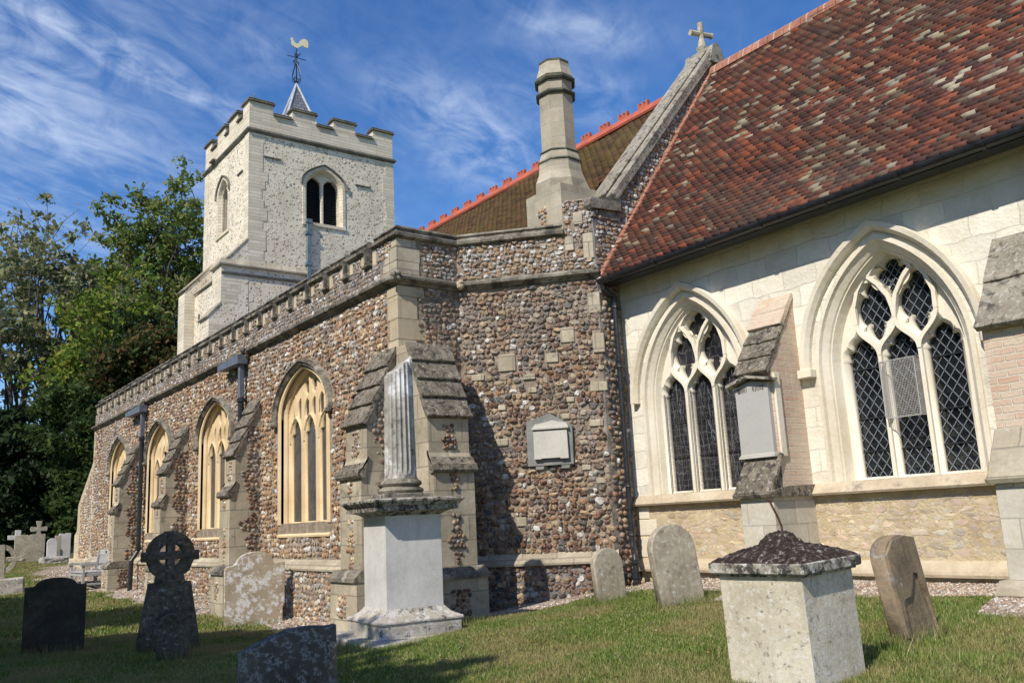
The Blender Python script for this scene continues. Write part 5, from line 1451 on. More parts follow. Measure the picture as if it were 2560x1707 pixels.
mk('headstone', 'tall pale round-topped headstone on the grass before the left cream window', (1517, 1402), (1616, 1385), (1556, 1201), 78, .11, 'round', 'gs_pale', -4, -5)
mk('headstone', 'small narrow round-topped pale headstone nearest the black drainpipe', (1371, 1390), (1437, 1378), (1398, 1258), 80, .10, 'round', 'gs_pale', -3, -2)
def flake(o, w, h, th):
    mb = MB(); mb.prism([(-w*.36, h*.40), (-w*.30, h*.43), (-w*.1, h*.43), (w*.02, h*.5), (w*.16, h*.62), (w*.3, h*.60), (w*.44, h*.36), (w*.5, 0), (w*.5, h*.93), (w*.2, h*.97), (-w*.2, h*.97), (-w*.49, h*.86), (-w*.49, h*.1), (-w*.4, .05)], (0, -th/2+.0, 0), X, Z, (0, -1, 0), .022)
    mb.build('surface_skin', M['gs_brown'], o, local=True)
mk('headstone', 'leaning brown headstone with flaking face, right of the flat-lidded pedestal tomb', (2070, 1487), (2136, 1455), (2058, 1226), 94, .13, 'segment', 'gs_brown', -5, -7, extra=flake)
mk('headstone', 'broad shouldered headstone blotched with white lichen in front of the aisle wall', (513, 1444), (653, 1452), (580, 1266), 78, .11, 'shoulder', 'gs_white', 0, 0)
mk('headstone', 'wide blackened headstone with low arched top in shade at far left', (48, 1505), (192, 1500), (120, 1326), 80, .12, 'camel', 'gs_black', 0, 0)
mk('headstone', 'small dark round-topped headstone standing before the wheel cross', (358, 1522), (432, 1510), (395, 1407), 84, .10, 'round', 'gs_dark', 0, 1)
# the near stone at the bottom edge
pz = 1.03; a = onz_ = EYE+ray(552*S2, 1476*S2)*((.92-1.55)/ray(552*S2, 1476*S2)[2])
b = EYE+ray(775*S2, 1446*S2)*1.0
d = np.array([math.cos(R(76)), math.sin(R(76))]); r = ray(775*S2, 1446*S2)
sol = np.linalg.solve(np.array([[d[0], -r[0]], [d[1], -r[1]]]), -a[:2]); w_ = sol[0]; c_ = a[:2]+d*w_*.5; zr = EYE[2]+r[2]*sol[1]
gz = float(G(c_[0], c_[1])); til = math.atan2(zr-.92, w_)
def worn(o, w, h, th):
    g = random.Random(2); mb = MB()
    for row, zz in enumerate((h*.60, h*.49, h*.40)):
        x = -w*.12+.03*row
        while x < w*.30-.04*row:
            lh = .028+.014*g.random()
            mb.box(x, x+.005, -th/2-.0012, -th/2+.002, zz, zz+lh)
            if g.random() < .6: mb.obox((x, -th/2-.0012, zz+lh*g.choice((0, .5, .9))), X, Y, Z, .018, .003, .005)
            if g.random() < .4: mb.box(x+.017, x+.022, -th/2-.0012, -th/2+.002, zz, zz+lh)
            x += .03+.012*g.random()
    mb.build('worn_lettering', M['gs_black'], o, local=True)
hh = (.92+zr)/2-gz
headstone('headstone', 'lichen-spotted grey headstone cut off by the bottom edge, nearest the camera', (c_[0], c_[1], gz), R(76), w_, hh/.93, .12, 'front', 'gs_spotted', 0, -til*.55, extra=worn)

# wheel cross on a tapering base
pos, w, h = place((305, 1505), (462, 1490), (388, 1219), 86)
o = thing('wheel_cross', 'tall dark wheel-head cross on a tapering stepped base left of the lichened headstone', 'gravestone cross', pos, R(86))
k = h
def ringp(r, a0, a1, n=20): return [(r*math.cos(a0+(a1-a0)*i/n), r*math.sin(a0+(a1-a0)*i/n)) for i in range(n+1)]
cz = k*.795; rr = k*.20
body = [(-w*.5, -.1), (-w*.31, k*.57), (-w*.22, k*.575), (-w*.20, k*.63), (-rr*.66, k*.64), (-rr*.80, cz-rr*.60), (-rr*.95, cz-rr*.24), (-rr*1.17, cz-rr*.23), (-rr*1.17, cz+rr*.17), (-rr*.98, cz+rr*.19)]
arc = [(rr*math.cos(a_), cz+rr*math.sin(a_)) for a_ in np.linspace(R(165), R(105), 9)]
arc2 = [(-x_, z_) for x_, z_ in arc[::-1]]
body = body+arc+[(-rr*.25, k*.99), (-rr*.25, k), (rr*.25, k), (rr*.25, k*.99)]+arc2+[(rr*.98, cz+rr*.19), (rr*1.17, cz+rr*.17), (rr*1.17, cz-rr*.23), (rr*.95, cz-rr*.24), (rr*.80, cz-rr*.60), (rr*.66, k*.64), (w*.20, k*.63), (w*.22, k*.575), (w*.31, k*.57), (w*.5, -.1)]
hl = []
for sx_ in (-1, 1):
    for sz_ in (-1, 1):
        aa = rr*.17; r1 = rr*.50
        q = [(sx_*aa, cz+sz_*aa), (sx_*math.sqrt(r1*r1-aa*aa), cz+sz_*aa)]+[(sx_*r1*math.cos(t_), cz+sz_*r1*math.sin(t_)) for t_ in np.linspace(R(28), R(62), 5)]+[(sx_*aa, cz+sz_*math.sqrt(r1*r1-aa*aa))]
        hl.append(q)
me_ = plate_local('cross_slab', body, .13, .012, hl); link_mesh('cross_slab', me_, M['gs_dark'], o, True)
mb = MB()
mb.prism([(-rr*.15, cz+rr*.93), (rr*.15, cz+rr*.93), (rr*.15, cz-rr*1.2), (w*.1, k*.5), (w*.14, k*.3), (-w*.14, k*.3), (-w*.1, k*.5), (-rr*.15, cz-rr*1.2)], (0, -.063, 0), X, Z, (0, -1, 0), .012)
mb.prism([(-rr*1.1, cz-rr*.14), (rr*1.1, cz-rr*.14), (rr*1.1, cz+rr*.1), (-rr*1.1, cz+rr*.1)], (0, -.06, 0), X, Z, (0, -1, 0), .02)
mb.build('raised_cross', M['gs_dark'], o, local=True)

# ornate ringed cross at the left edge
pc = hitg(-4*S2, 1366*S2); pc = pc if pc[2] < 3 else np.array([-22, 2.6, .3])
D_ = np.hypot(pc[0], pc[1]); zt = ond(5, 1361, D_)[2]; hh = zt-pc[2]
o = thing('ringed_cross', 'ornate stone ring cross on a rough lichened block at the left edge', 'gravestone cross', (pc[0], pc[1], pc[2]), R(82))
ww = 43*S2/FPX*D_*1.06
mb = MB(); mb.obox((-ww*.95, -.2, -.1), X, Y, Z, ww*1.9, .45, hh*.40, .04); mb.build('rough_base', M['marble_rough'], o, local=True, subdiv=3, rough=.02)
cz = hh*.70; rr = hh*.30
mb = MB(); mb.prism([(-.11, hh*.3), (.11, hh*.3), (.085, hh), (-.085, hh)], (0, .06, 0), X, Z, (0, -1, 0), .12)
mb.obox((-rr*1.35, -.05, cz-.07), X, Y, Z, rr*2.7, .10, .13, .02)
mb.lathe((rr*1.3, 0, cz-.06), [(0, -.02), (.09, .0), (.09, .05), (0, .09)], 8); mb.lathe((-rr*1.3, 0, cz-.06), [(0, -.02), (.09, .0), (.09, .05), (0, .09)], 8)
mb.build('cross_shaft', M['gs_pale'], o, local=True)
ro = [(rr*math.cos(t_), cz+rr*math.sin(t_)) for t_ in np.linspace(0, 2*math.pi, 33)[:-1]]; ri = [(rr*.68*math.cos(t_), cz+rr*.68*math.sin(t_)) for t_ in np.linspace(0, 2*math.pi, 33)[:-1]]
link_mesh('ring', plate_local('ring', ro, .09, .01, [ri]), M['gs_pale'], o, True)

# far stones by the west corner
def farz(px, py, D): return ond(px, py, D)
def latin(name, label, px, top, left, right, base, D, m, th=.12, celtic=False):
    b = farz(px, base, D); z = float(G(b[0], b[1])); t_ = farz(px, top, D)[2]; wl_ = (right-left)/FPX*D
    o = thing(name, label, 'gravestone cross', (b[0], b[1], z), R(84)); h = t_-z; a = wl_*.5; s_ = a*.30
    if not celtic:
        me_ = plate_local('cross', [(-s_, -.1), (-s_, h*.80-s_), (-a, h*.80-s_), (-a, h*.80+s_*.6), (-s_, h*.80+s_*.6), (-s_, h), (s_, h), (s_, h*.80+s_*.6), (a, h*.80+s_*.6), (a, h*.80-s_), (s_, h*.80-s_), (s_, -.1)], th, .01)
    else:
        c2 = h-a; me_ = plate_local('cross', [(-s_*.8, -.1), (-s_*.8, c2-a*.95), (-s_*1.3, c2-a*.9), (-s_*.6, c2-s_*.8), (-a*.9, c2-s_*1.1), (-a, c2), (-a*.9, c2+s_*1.1), (-s_*.6, c2+s_*.8), (-s_*1.2, h), (s_*1.2, h), (s_*.6, c2+s_*.8), (a*.9, c2+s_*1.1), (a, c2), (a*.9, c2-s_*1.1), (s_*.6, c2-s_*.8), (s_*1.3, c2-a*.9), (s_*.8, c2-a*.95), (s_*.8, -.1)], th, .01)
    link_mesh('cross', me_, M[m], o, True); return o
latin('stone_cross', 'plain white Latin cross behind the square mottled headstone', 41, 1325, 22, 60, 1400, 37.2, 'marble')
latin('stone_cross', 'small flared cross rising behind the square headstone before the dark brick wall', 93, 1302, 77, 111, 1398, 39.5, 'gs_pale', celtic=True)
def farslab(label, l, r_, top, base, D, m, kind='rect', th=.12, nm='headstone', cat='headstone'):
    c = farz((l+r_)/2, base, D); z = float(G(c[0], c[1])); h = farz((l+r_)/2, top, D)[2]-z
    return headstone(nm, label, (c[0], c[1], z), R(84), (r_-l)/FPX*D, h, th, kind, m, cat=cat)
farslab('square mottled grey headstone with notched top near the brick wall', 43, 101, 1336, 1404, 36.5, 'gs_pale')
farslab('small white carved headstone leaning beside the west corner of the church', 118, 138, 1345, 1400, 35.8, 'marble', 'segment')
farslab('narrow pale headstone with panelled edge, second from the church corner', 137, 149, 1338, 1385, 36.4, 'gs_pale', 'rect')
farslab('pale headstone holding a rounded tablet right beside the church west corner', 149, 172, 1333, 1378, 36.9, 'marble', 'rect', .2)
c = farz(105, 1412, 35.2); c2 = farz(172, 1403, 35.4)
o = thing('grave_kerb', 'low rough stone grave kerb running to the church corner', 'grave kerb', (c[0], c[1], float(G(c[0], c[1]))))
mb = MB(); dd = c2-c; L = np.hypot(dd[0], dd[1]); dd = np.array([dd[0]/L, dd[1]/L, 0]); mb.obox((c[0], c[1], float(G(c[0], c[1]))-.1), dd, (-dd[1], dd[0], 0), Z, L, .5, .34, .05)
mb.build('kerb', M['marble_rough'], o, subdiv=3, rough=.04)

# ------------------------------------------------------------------ broken column monument
CX_, CY_ = -9.27, 5.23
pm = thing('column_monument', 'broken fluted column on a square white pedestal before the aisle corner', 'monument', (CX_, CY_, float(G(CX_, CY_))), R(-7))
gz = float(G(CX_, CY_))
def zz(v): return v-gz
mb = MB(); mb.obox((-.80, -.72, zz(.02)), X, Y, Z, 1.66, 1.36, .335, .02); mb.build('ground_slab', M['marble_rough'], pm, local=True, subdiv=4, rough=.014)
mb = MB(); mb.obox((-.50, -.50, zz(.30)), X, Y, Z, 1.0, 1.0, .22, .015); mb.obox((-.515, -.515, zz(.50)), X, Y, Z, 1.03, 1.03, .035, .01)
h_ = .345
P = []
for q, z in ((.50, .535), (.46, .555), (.40, .59), (.365, .625), (.345, .65)): P += [(-q, -q, zz(z)), (q, -q, zz(z)), (q, q, zz(z)), (-q, q, zz(z))]
mb.add(P, [(4*i+j, 4*i+(j+1) % 4, 4*(i+1)+(j+1) % 4, 4*(i+1)+j) for i in range(4) for j in range(4)]+[(16, 17, 18, 19)])
mb.build('plinth', M['marble_rough'], pm, local=True, subdiv=3, rough=.008)
mb = MB(); mb.obox((-h_, -h_, zz(.62)), X, Y, Z, 2*h_, 2*h_, 1.06, .004); mb.build('pedestal_block', M['marble'], pm, local=True)
mb = MB(); P = []
for q, z in ((.345, 1.66), (.36, 1.67), (.39, 1.69), (.425, 1.705), (.46, 1.71), (.50, 1.715), (.50, 1.765), (.515, 1.775), (.535, 1.80), (.555, 1.815), (.56, 1.835), (.53, 1.85), (.30, 1.865)): P += [(-q, -q, zz(z)), (q, -q, zz(z)), (q, q, zz(z)), (-q, q, zz(z))]
mb.add(P, [(4*i+j, 4*i+(j+1) % 4, 4*(i+1)+(j+1) % 4, 4*(i+1)+j) for i in range(12) for j in range(4)]+[(48, 49, 50, 51), (3, 2, 1, 0)])
mb.build('cornice', M['tomb_cap'], pm, local=True)
mb = MB(); mb.obox((-.29, -.29, zz(1.85)), X, Y, Z, .58, .58, .065, .01)
mb.lathe((0, 0, zz(0)), [(.22, 1.91), (.255, 1.925), (.27, 1.95), (.255, 1.975), (.225, 1.985), (.215, 2.0), (.235, 2.01), (.25, 2.03), (.235, 2.06), (.205, 2.075), (.2, 2.09)], 32)
mb.build('column_base', M['dark_mould'], pm, local=True)
# fluted shaft with slanting break
NF = 20; n = NF*6; P = []; F = []
zs_ = [2.07, 2.11]+list(np.linspace(2.2, 3.3, 12))+[9]
for i in range(n):
    a = 2*math.pi*i/n; ph_ = (i % 6)/6.0
    fl = 1-.11*math.sin(math.pi*ph_)**.7 if ph_ > 0 else 1.0
    for j, z in enumerate(zs_):
        zt_ = 3.43+.13*math.cos(a-R(92))+.012*math.sin(5*a+1)+.008*math.sin(9*a)
        z2 = min(z, zt_-.01*(len(zs_)-1-j)) if z > 2.3 else z
        r0 = .190-.016*(z2-2.07)
        f2 = fl if z > 2.15 else (1.03 if z < 2.1 else 1)
        P.append((r0*f2*math.cos(a), r0*f2*math.sin(a), zz(z2)))
m_ = len(zs_)
for i in range(n):
    j = (i+1) % n
    for q in range(m_-1): F.append((i*m_+q, j*m_+q, j*m_+q+1, i*m_+q+1))
P.append((0, 0, zz(3.43))); F += [(i*m_+m_-1, ((i+1) % n)*m_+m_-1, len(P)-1) for i in range(n)]
mb = MB(); mb.add(P, F); mb.build('fluted_shaft', M['col_stone'], pm, local=True)

# ------------------------------------------------------------------ pedestal tomb with mossy pyramid lid
N_ = np.array([-3.69, 5.08])
tw_, td_ = .80, .70
tcx, tcy = N_[0]-tw_/2, N_[1]+td_/2
gz = float(G(tcx, tcy))
pt = thing('pedestal_tomb', 'square pale stone pedestal tomb with overhanging slab and dark mossy pyramid lid, foreground right', 'tomb', (tcx, tcy, gz), R(1.0), None, R(2.2), 0)
hz = 1.10-gz
mb = MB(); mb.obox((-tw_/2+.055, -td_/2+.05, -.2), X, Y, Z, tw_-.11, td_-.10, hz+.2, .006); mb.build('tomb_body', M['tomb_stone'], pt, local=True)
mb = MB(); mb.obox((-tw_/2+.03, -td_/2+.03, hz-.005), X, Y, Z, tw_-.06, td_-.06, .02); mb.obox((-tw_/2, -td_/2, hz+.012), X, Y, Z, tw_, td_, .075, .008); mb.build('lid_slab', M['tomb_cap'], pt, local=True, subdiv=2, rough=.004)
P = []; F = []; NN = 44
mn_ = __import__('mathutils').noise
for i in range(NN+1):
    for j in range(NN+1):
        u = -1+2*i/NN; v = -1+2*j/NN; m_ = max(abs(u), abs(v))
        z = .135*(1-m_)**.78
        if m_ < .30: z += .028
        if m_ < .19: z += .028
        q = Vector((u*4+3, v*4, 0)); z += (.005*mn_.noise(q*1.6)+.006*mn_.noise(q*4.5))*(1-m_**6)+abs(mn_.noise(Vector((u*13, v*19, 3))))*.026*(1-m_**8)
        P.append((u*(tw_/2-.012), v*(td_/2-.012), hz+.086+max(z, 0)))
for i in range(NN):
    for j in range(NN): a = i*(NN+1)+j; F.append((a, a+NN+1, a+NN+2, a+1))
mb = MB(); mb.add(P, F); mb.build('pyramid_lid', M['cap_moss'], pt, local=True, smooth=True)
Dr = math.hypot(tcx, tcy)
a = ond(1803*S2, 1208*S2, Dr)-np.array([tcx, tcy, gz]); b = ond(1772*S2, 1140*S2, Dr)-np.array([tcx, tcy, gz])
mb = MB(); mb.tube([a+np.array([0, 0, -.06]), a, a*.7+b*.3+np.array([.006, 0, 0]), b], .008, 8); mb.build('iron_rod', M['rust'], pt, local=True)

# ------------------------------------------------------------------ bench
bz = float(G(-26.9, 5.4))
bn = thing('wooden_bench', 'silvery weathered wooden bench with curved arms against the far end of the aisle', 'bench', (-26.9, 5.45, bz))
bx0, bx1 = -27.75, -26.1
yf, yb_ = 5.10, 5.80
def bb(name, *a, bev=.008):
    m_ = MB(); m_.box(*a, bev); return m_.build(name, M['bench'], bn)
for x in (bx0, bx1-.07):
    bb('leg', x, x+.07, yf, yf+.07, bz, bz+.62)
    m_ = MB(); m_.prism([(yb_-.09, 0), (yb_, 0), (yb_+.02, .45), (yb_+.09, 1.0), (yb_+.02, 1.0), (yb_-.07, .45)], (x, 0, bz), Y, Z, X, .07); m_.build('leg', M['bench'], bn)
    m_ = MB(); m_.prism([(yf-.06, .60), (yf-.04, .66), (yf+.05, .68), (yf+.2, .655), (yb_, .66), (yb_, .61), (yf+.2, .60), (yf, .61)], (x-.015, 0, bz), Y, Z, X, .1); m_.build('armrest', M['bench'], bn)
    bb('end_rail', x+.02, x+.05, yf+.05, yb_, bz+.33, bz+.41); bb('end_rail', x+.02, x+.05, yf+.05, yb_-.02, bz+.10, bz+.15)
for i in range(5): bb('seat_slat', bx0+.03, bx1-.03, yf-.02+.13*i, yf+.09+.13*i, bz+.42, bz+.445)
bb('front_rail', bx0+.05, bx1-.05, yf+.01, yf+.05, bz+.33, bz+.42)
m_ = MB(); m_.prism([(yb_+.045, .86), (yb_+.09, .86), (yb_+.105, 1.0), (yb_+.06, 1.0)], (bx0+.05, 0, bz), Y, Z, X, bx1-bx0-.1); m_.build('back_rail', M['bench'], bn)
m_ = MB(); m_.prism([(yb_-.01, .47), (yb_+.03, .47), (yb_+.035, .53), (yb_-.005, .53)], (bx0+.05, 0, bz), Y, Z, X, bx1-bx0-.1); m_.build('back_rail', M['bench'], bn)
for i in range(15):
    x = bx0+.11+i*(bx1-bx0-.28)/14
    m_ = MB(); m_.prism([(yb_+.005, .52), (yb_+.02, .52), (yb_+.075, .88), (yb_+.06, .88)], (x, 0, bz), Y, Z, X, .07); m_.build('back_slat', M['bench'], bn)
m_ = MB(); m_.box((bx0+bx1)/2-.06, (bx0+bx1)/2+.06, yb_+.04, yb_+.06, bz+.90, bz+.96); m_.build('plaque', M['iron'], bn)

# boundary wall
bw = thing('boundary_wall', 'dark red brick boundary wall under the trees behind the far gravestones', 'wall', (-46, 6, .9))
mb = MB(); mb.box(-46.3, -46, -14, 30, 0, 2.75); w_ = mb.build('brickwork', M['brick_red'], bw)
mb = MB(); mb.prism([(-46.38, 2.75), (-45.92, 2.75), (-45.95, 2.82), (-46.15, 2.9), (-46.35, 2.82)], (0, -14, 0), X, Z, Y, 44); mb.build('wall_coping', M['brick_red'], bw)
# ------------------------------------------------------------------ ground
t = NT('turf')
n1 = t.noise(.55, 5, .6); n2 = t.noise(5, 5, .6); n3 = t.noise(60, 4, .7)
c = t.ramp(n2, [(.3, (.09, .125, .028)), (.5, (.14, .17, .042)), (.7, (.23, .205, .08))])
c = t.mix(t.rng(n1, .45, .68), c, (.19, .155, .07))
c = t.mix(t.math('MULTIPLY', t.rng(n3, .5, .7), .4), c, (.03, .035, .012))
M['turf'] = t.fin(c, t.bump(n3, .03, 1), .95)
def axis(lo, hi, a, b, fine, coarse_n):
    return np.unique(np.concatenate([-(np.geomspace(1, 1+a-lo, coarse_n)[::-1]-1)+a, np.arange(a, b, fine), b+np.geomspace(1, 1+hi-b, coarse_n)-1]))
xs = axis(-900, 300, -38, 3, .18, 34); ys = axis(-400, 900, -3, 9.6, .16, 34)
XX, YY = np.meshgrid(xs, ys, indexing='ij')
def Gg(x, y):
    z = G(x, np.clip(y, -6, 9.5))
    return z
ZZ = Gg(XX, YY)
# shallow gravel drain beside the walls: turf edge stands above it
def wall_y(x): return np.interp(x, [-40, -33.8, -33.79, -31, -11.76, -11.75, -10.3, -10.29, -9.3, -9.29, -7.05, -7.0, -6.3, -6.25, -4.1, -4.05, -3.2, -3.1, 3], [9.2, 9.2, 6.2, 6.15, 6.15, 5.4, 5.4, 7.7, 8.6, 9.1, 9.1, 8.35, 8.35, 9.1, 9.1, 8.3, 8.3, 9.1, 9.1])
Pg = np.stack([XX, YY, ZZ], -1).reshape(-1, 3)
nx_, ny_ = XX.shape
i, j = np.meshgrid(np.arange(nx_-1), np.arange(ny_-1), indexing='ij'); a = (i*ny_+j).ravel()
Fg = np.stack([a, a+ny_, a+ny_+1, a+1], -1)
gd = tri_mesh('ground', Pg, Fg, M['turf'], None, smooth=True); gd['kind'] = 'structure'
# gravel strip
def gwidth(x): return np.interp(x, [-33, -29, -26, -20, -12, -11, -9.6, -8.6, -7.5, -3], [1.6, 1.2, .8, .6, .6, 1.45, 1.35, .75, .5, .34])
g = np.random.default_rng(5)
N = 42000
x = np.concatenate([g.uniform(-12, -3, N-N//3), g.uniform(-33, -12, N//3)])
v = g.random(N)
y = wall_y(x)-v*(gwidth(x)*(1+.18*np.sin(x*3.1)+.1*np.sin(x*7.7)))
y = np.where((x < -31), 6.2-v*1.6*np.clip((x+34)/3, 0, 1), y)
s = g.uniform(.010, .026, N)*np.where(x < -12, 1.6, 1)
z = Gg(x, y)+.010+s*.1+.07*np.clip(1-v, 0, 1)
TV = np.array([(1, 0, 0), (-.5, .87, 0), (-.5, -.87, 0), (0, 0, 1.0), (.3, .3, .6), (.6, .5, .2), (.2, -.9, .3), (-.9, .2, .3)], float)
octv = np.array([(1, 0, 0), (-1, 0, 0), (0, 1, 0), (0, -1, 0), (0, 0, 1), (0, 0, -1)], float)
octf = np.array([(0, 2, 4), (2, 1, 4), (1, 3, 4), (3, 0, 4), (2, 0, 5), (1, 2, 5), (3, 1, 5), (0, 3, 5)])
an = g.uniform(0, 6.28, N); el = g.uniform(.6, 1.5, N)
V = octv[None]*(1+(g.random((N, 6, 1))-.5)*.5)*s[:, None, None]
V[..., 0] *= el[:, None]; V[..., 2] *= .6
ca, sa = np.cos(an)[:, None], np.sin(an)[:, None]
VX = V[..., 0]*ca-V[..., 1]*sa; VY = V[..., 0]*sa+V[..., 1]*ca
P = np.stack([VX+x[:, None], VY+y[:, None], V[..., 2]+z[:, None]], -1)
gr = tri_mesh('gravel', P.reshape(-1, 3), (octf[None]+(np.arange(N)*6)[:, None, None]).reshape(-1, 3), M['gravel'], None); gr['kind'] = 'stuff'; gr['label'] = 'strip of brown and white gravel along the foot of the walls'; gr['category'] = 'gravel'
# bed under the gravel
xb = np.linspace(-33.5, 1, 400); P = []; F = []
for k, xx in enumerate(xb):
    y1 = float(wall_y(xx))+.25; y0 = float(wall_y(xx)-gwidth(xx)*(1+.18*math.sin(xx*3.1)+.1*math.sin(xx*7.7)))
    for q in range(5):
        yy = y0+(y1-y0)*q/4; P.append((xx, yy, float(Gg(xx, yy))+.008+.0175*q))
for k in range(399):
    for q in range(4): F.append((k*5+q, (k+1)*5+q, (k+1)*5+q+1, k*5+q+1))
t = NT('gravel_bed'); M['gravel_bed'] = t.fin(t.ramp(t.vor(60, out='Color'), [(.2, (.15, .11, .08)), (.5, (.32, .25, .18)), (.8, (.48, .42, .34))]), t.bump(t.vor(60), .015, 1))
gb = tri_mesh('gravel_path', P, F, M['gravel_bed'], None); gb['kind'] = 'structure'

# grass blades
t = NT('grass_blades')
r = t.geo.outputs['Random Per Island']
c = t.ramp(r, [(0, (.10, .175, .025)), (.3, (.155, .24, .04)), (.55, (.22, .29, .06)), (.72, (.30, .31, .10)), (.86, (.42, .37, .18)), (.94, (.54, .46, .27))], 'CONSTANT')
c = t.mix(t.math('MULTIPLY', t.rng(t.noise(.9, 6, .65), .43, .62), .72), c, (.38, .31, .145))
t.b.inputs['Specular IOR Level'].default_value = .3
tr = t.n('ShaderNodeBsdfTranslucent'); t.put(c, tr.inputs[0]); mx = t.n('ShaderNodeMixShader'); mx.inputs[0].default_value = .3
t.l(t.b.outputs[0], mx.inputs[1]); t.l(tr.outputs[0], mx.inputs[2]); t.l(mx.outputs[0], t.out.inputs[0])
M['blade'] = t.fin(c, None, .6)
def blades(n, xr, yr, h0, h1, wd, seed, cond=None):
    g = np.random.default_rng(seed)
    x = g.uniform(*xr, n); y = g.uniform(*yr, n)
    k = y < wall_y(x)-gwidth(x)*(1+.18*np.sin(x*3.1)+.1*np.sin(x*7.7))+.02
    k |= (x < -31)&(y < 6.0-1.6*np.clip((x+34)/3, 0, 1)) | (x < -34.2)
    # keep only ground the picture can see
    az = np.arctan2(-x, y)
    k &= (az > R(14)) & (az < R(90))
    q = CM @ np.stack([x-EYE[0], y-EYE[1], Gg(x, y)-EYE[2]])
    sy = 853.5-FPX*q[1]/q[2]; k &= (q[2] > .5) & (sy < 1800) & (sy > 0)
    if cond is not None: k &= cond(x, y, g)
    x, y = x[k], y[k]; n = len(x)
    z = Gg(x, y); h = g.uniform(h0, h1, n)*(.7+.6*(np.sin(x*2.3+y)*np.cos(y*3.1-x)*.5+.5)); w = wd*g.uniform(.6, 1.4, n)
    a = g.uniform(0, 6.28, n); l = g.uniform(.1, .9, n)*h; b = g.uniform(0, 6.28, n)
    dx, dy = np.cos(a)*w, np.sin(a)*w; lx, ly = np.cos(b)*l, np.sin(b)*l
    P = np.stack([np.stack([x-dx, y-dy, z-.004], -1), np.stack([x+dx, y+dy, z-.004], -1), np.stack([x+lx*.35+dx*.7, y+ly*.35+dy*.7, z+h*.6], -1), np.stack([x+lx*.35-dx*.7, y+ly*.35-dy*.7, z+h*.6], -1), np.stack([x+lx, y+ly, z+h], -1)], 1)
    F1 = np.array([(0, 1, 2), (0, 2, 3), (3, 2, 4)])
    return P.reshape(-1, 3), F1[None]+(np.arange(n)*5)[:, None, None]
ch = [blades(300000, (-9, -1.5), (2.2, 9), .02, .05, .0032, 1), blades(190000, (-16, -7), (1.0, 8), .022, .055, .005, 2), blades(150000, (-40, -14), (.5, 7.5), .035, .08, .010, 3)]
off = 0; PV = []; PF = []
for p, f in ch: PV.append(p); PF.append((f+off).reshape(-1, 3)); off += len(p)
gs = tri_mesh('grass', np.concatenate(PV), np.concatenate(PF), M['blade'], None); gs['kind'] = 'stuff'; gs['label'] = 'short dry-tipped churchyard grass'; gs['category'] = 'grass'
# longer tufts round the stones
tf = []
stones = [o for o in bpy.data.objects if o.get('category') in ('headstone', 'gravestone cross', 'tomb', 'monument')]
g = np.random.default_rng(77); PX = []; PY = []
for o in stones:
    bw_ = .95 if o['category'] in ('tomb', 'monument') else .48
    n = 2200
    a = g.uniform(-bw_, bw_, n); b = g.normal(0, .07, n)+np.where(bw_ > .6, np.sign(g.random(n)-.5)*bw_*.8, 0)
    c_, s_ = math.cos(o.rotation_euler.z), math.sin(o.rotation_euler.z)
    PX.append(o.location.x+a*c_-b*s_); PY.append(o.location.y+a*s_+b*c_)
x = np.concatenate(PX); y = np.concatenate(PY); n = len(x); z = Gg(x, y); h = .03+.13*g.random(n)**2; w = .004
a = g.uniform(0, 6.28, n); b = g.uniform(0, 6.28, n); l = g.uniform(.1, .7, n)*h
P = np.stack([np.stack([x-np.cos(a)*w, y-np.sin(a)*w, z-.01], -1), np.stack([x+np.cos(a)*w, y+np.sin(a)*w, z-.01], -1), np.stack([x+np.cos(b)*l, y+np.sin(b)*l, z+h], -1)], 1)
tg = tri_mesh('grass_tufts', P.reshape(-1, 3), np.arange(n*3).reshape(-1, 3), M['blade'], None); tg['kind'] = 'stuff'; tg['label'] = 'longer grass tufts round the feet of the gravestones'; tg['category'] = 'grass'
# fallen leaves and small yellow flowers
t = NT('fallen_leaf'); M['leaf_dead'] = t.fin(t.ramp(t.geo.outputs['Random Per Island'], [(0, (.5, .28, .07)), (.4, (.35, .18, .07)), (.7, (.6, .5, .3))], 'CONSTANT'))
n = 70; x = g.uniform(-9, -3, n); y = g.uniform(3.4, 8, n); z = Gg(x, y)+.035; s = g.uniform(.012, .028, n); a = g.uniform(0, 6.28, n)
P = np.stack([np.stack([x+np.cos(a+k*1.571)*s*(1 if k % 2 else .6), y+np.sin(a+k*1.571)*s*(1 if k % 2 else .6), z+(.008 if k % 2 else 0)], -1) for k in range(4)], 1)
fl = tri_mesh('fallen_leaves', P.reshape(-1, 3), np.arange(n*4).reshape(-1, 4), M['leaf_dead'], None); fl['kind'] = 'stuff'; fl['label'] = 'scattered fallen leaves on the sunny grass'; fl['category'] = 'leaves'
t = NT('yellow_petal'); M['petal'] = t.fin((.75, .6, .03))
n = 60; x = np.concatenate([g.normal(-6.8, .8, 40), g.uniform(-8.5, -3, 20)]); y = np.concatenate([g.normal(5.9, .5, 40), g.uniform(4, 8, 20)]); z = Gg(x, y)+.05; s = g.uniform(.007, .013, n)
P = np.stack([np.stack([x+np.cos(k*1.571)*s, y+np.sin(k*1.571)*s, z+.004*k], -1) for k in range(4)], 1)
fl = tri_mesh('yellow_flowers', P.reshape(-1, 3), np.arange(n*4).reshape(-1, 4), M['petal'], None); fl['kind'] = 'stuff'; fl['label'] = 'tiny yellow flowers dotted in the lawn'; fl['category'] = 'flowers'

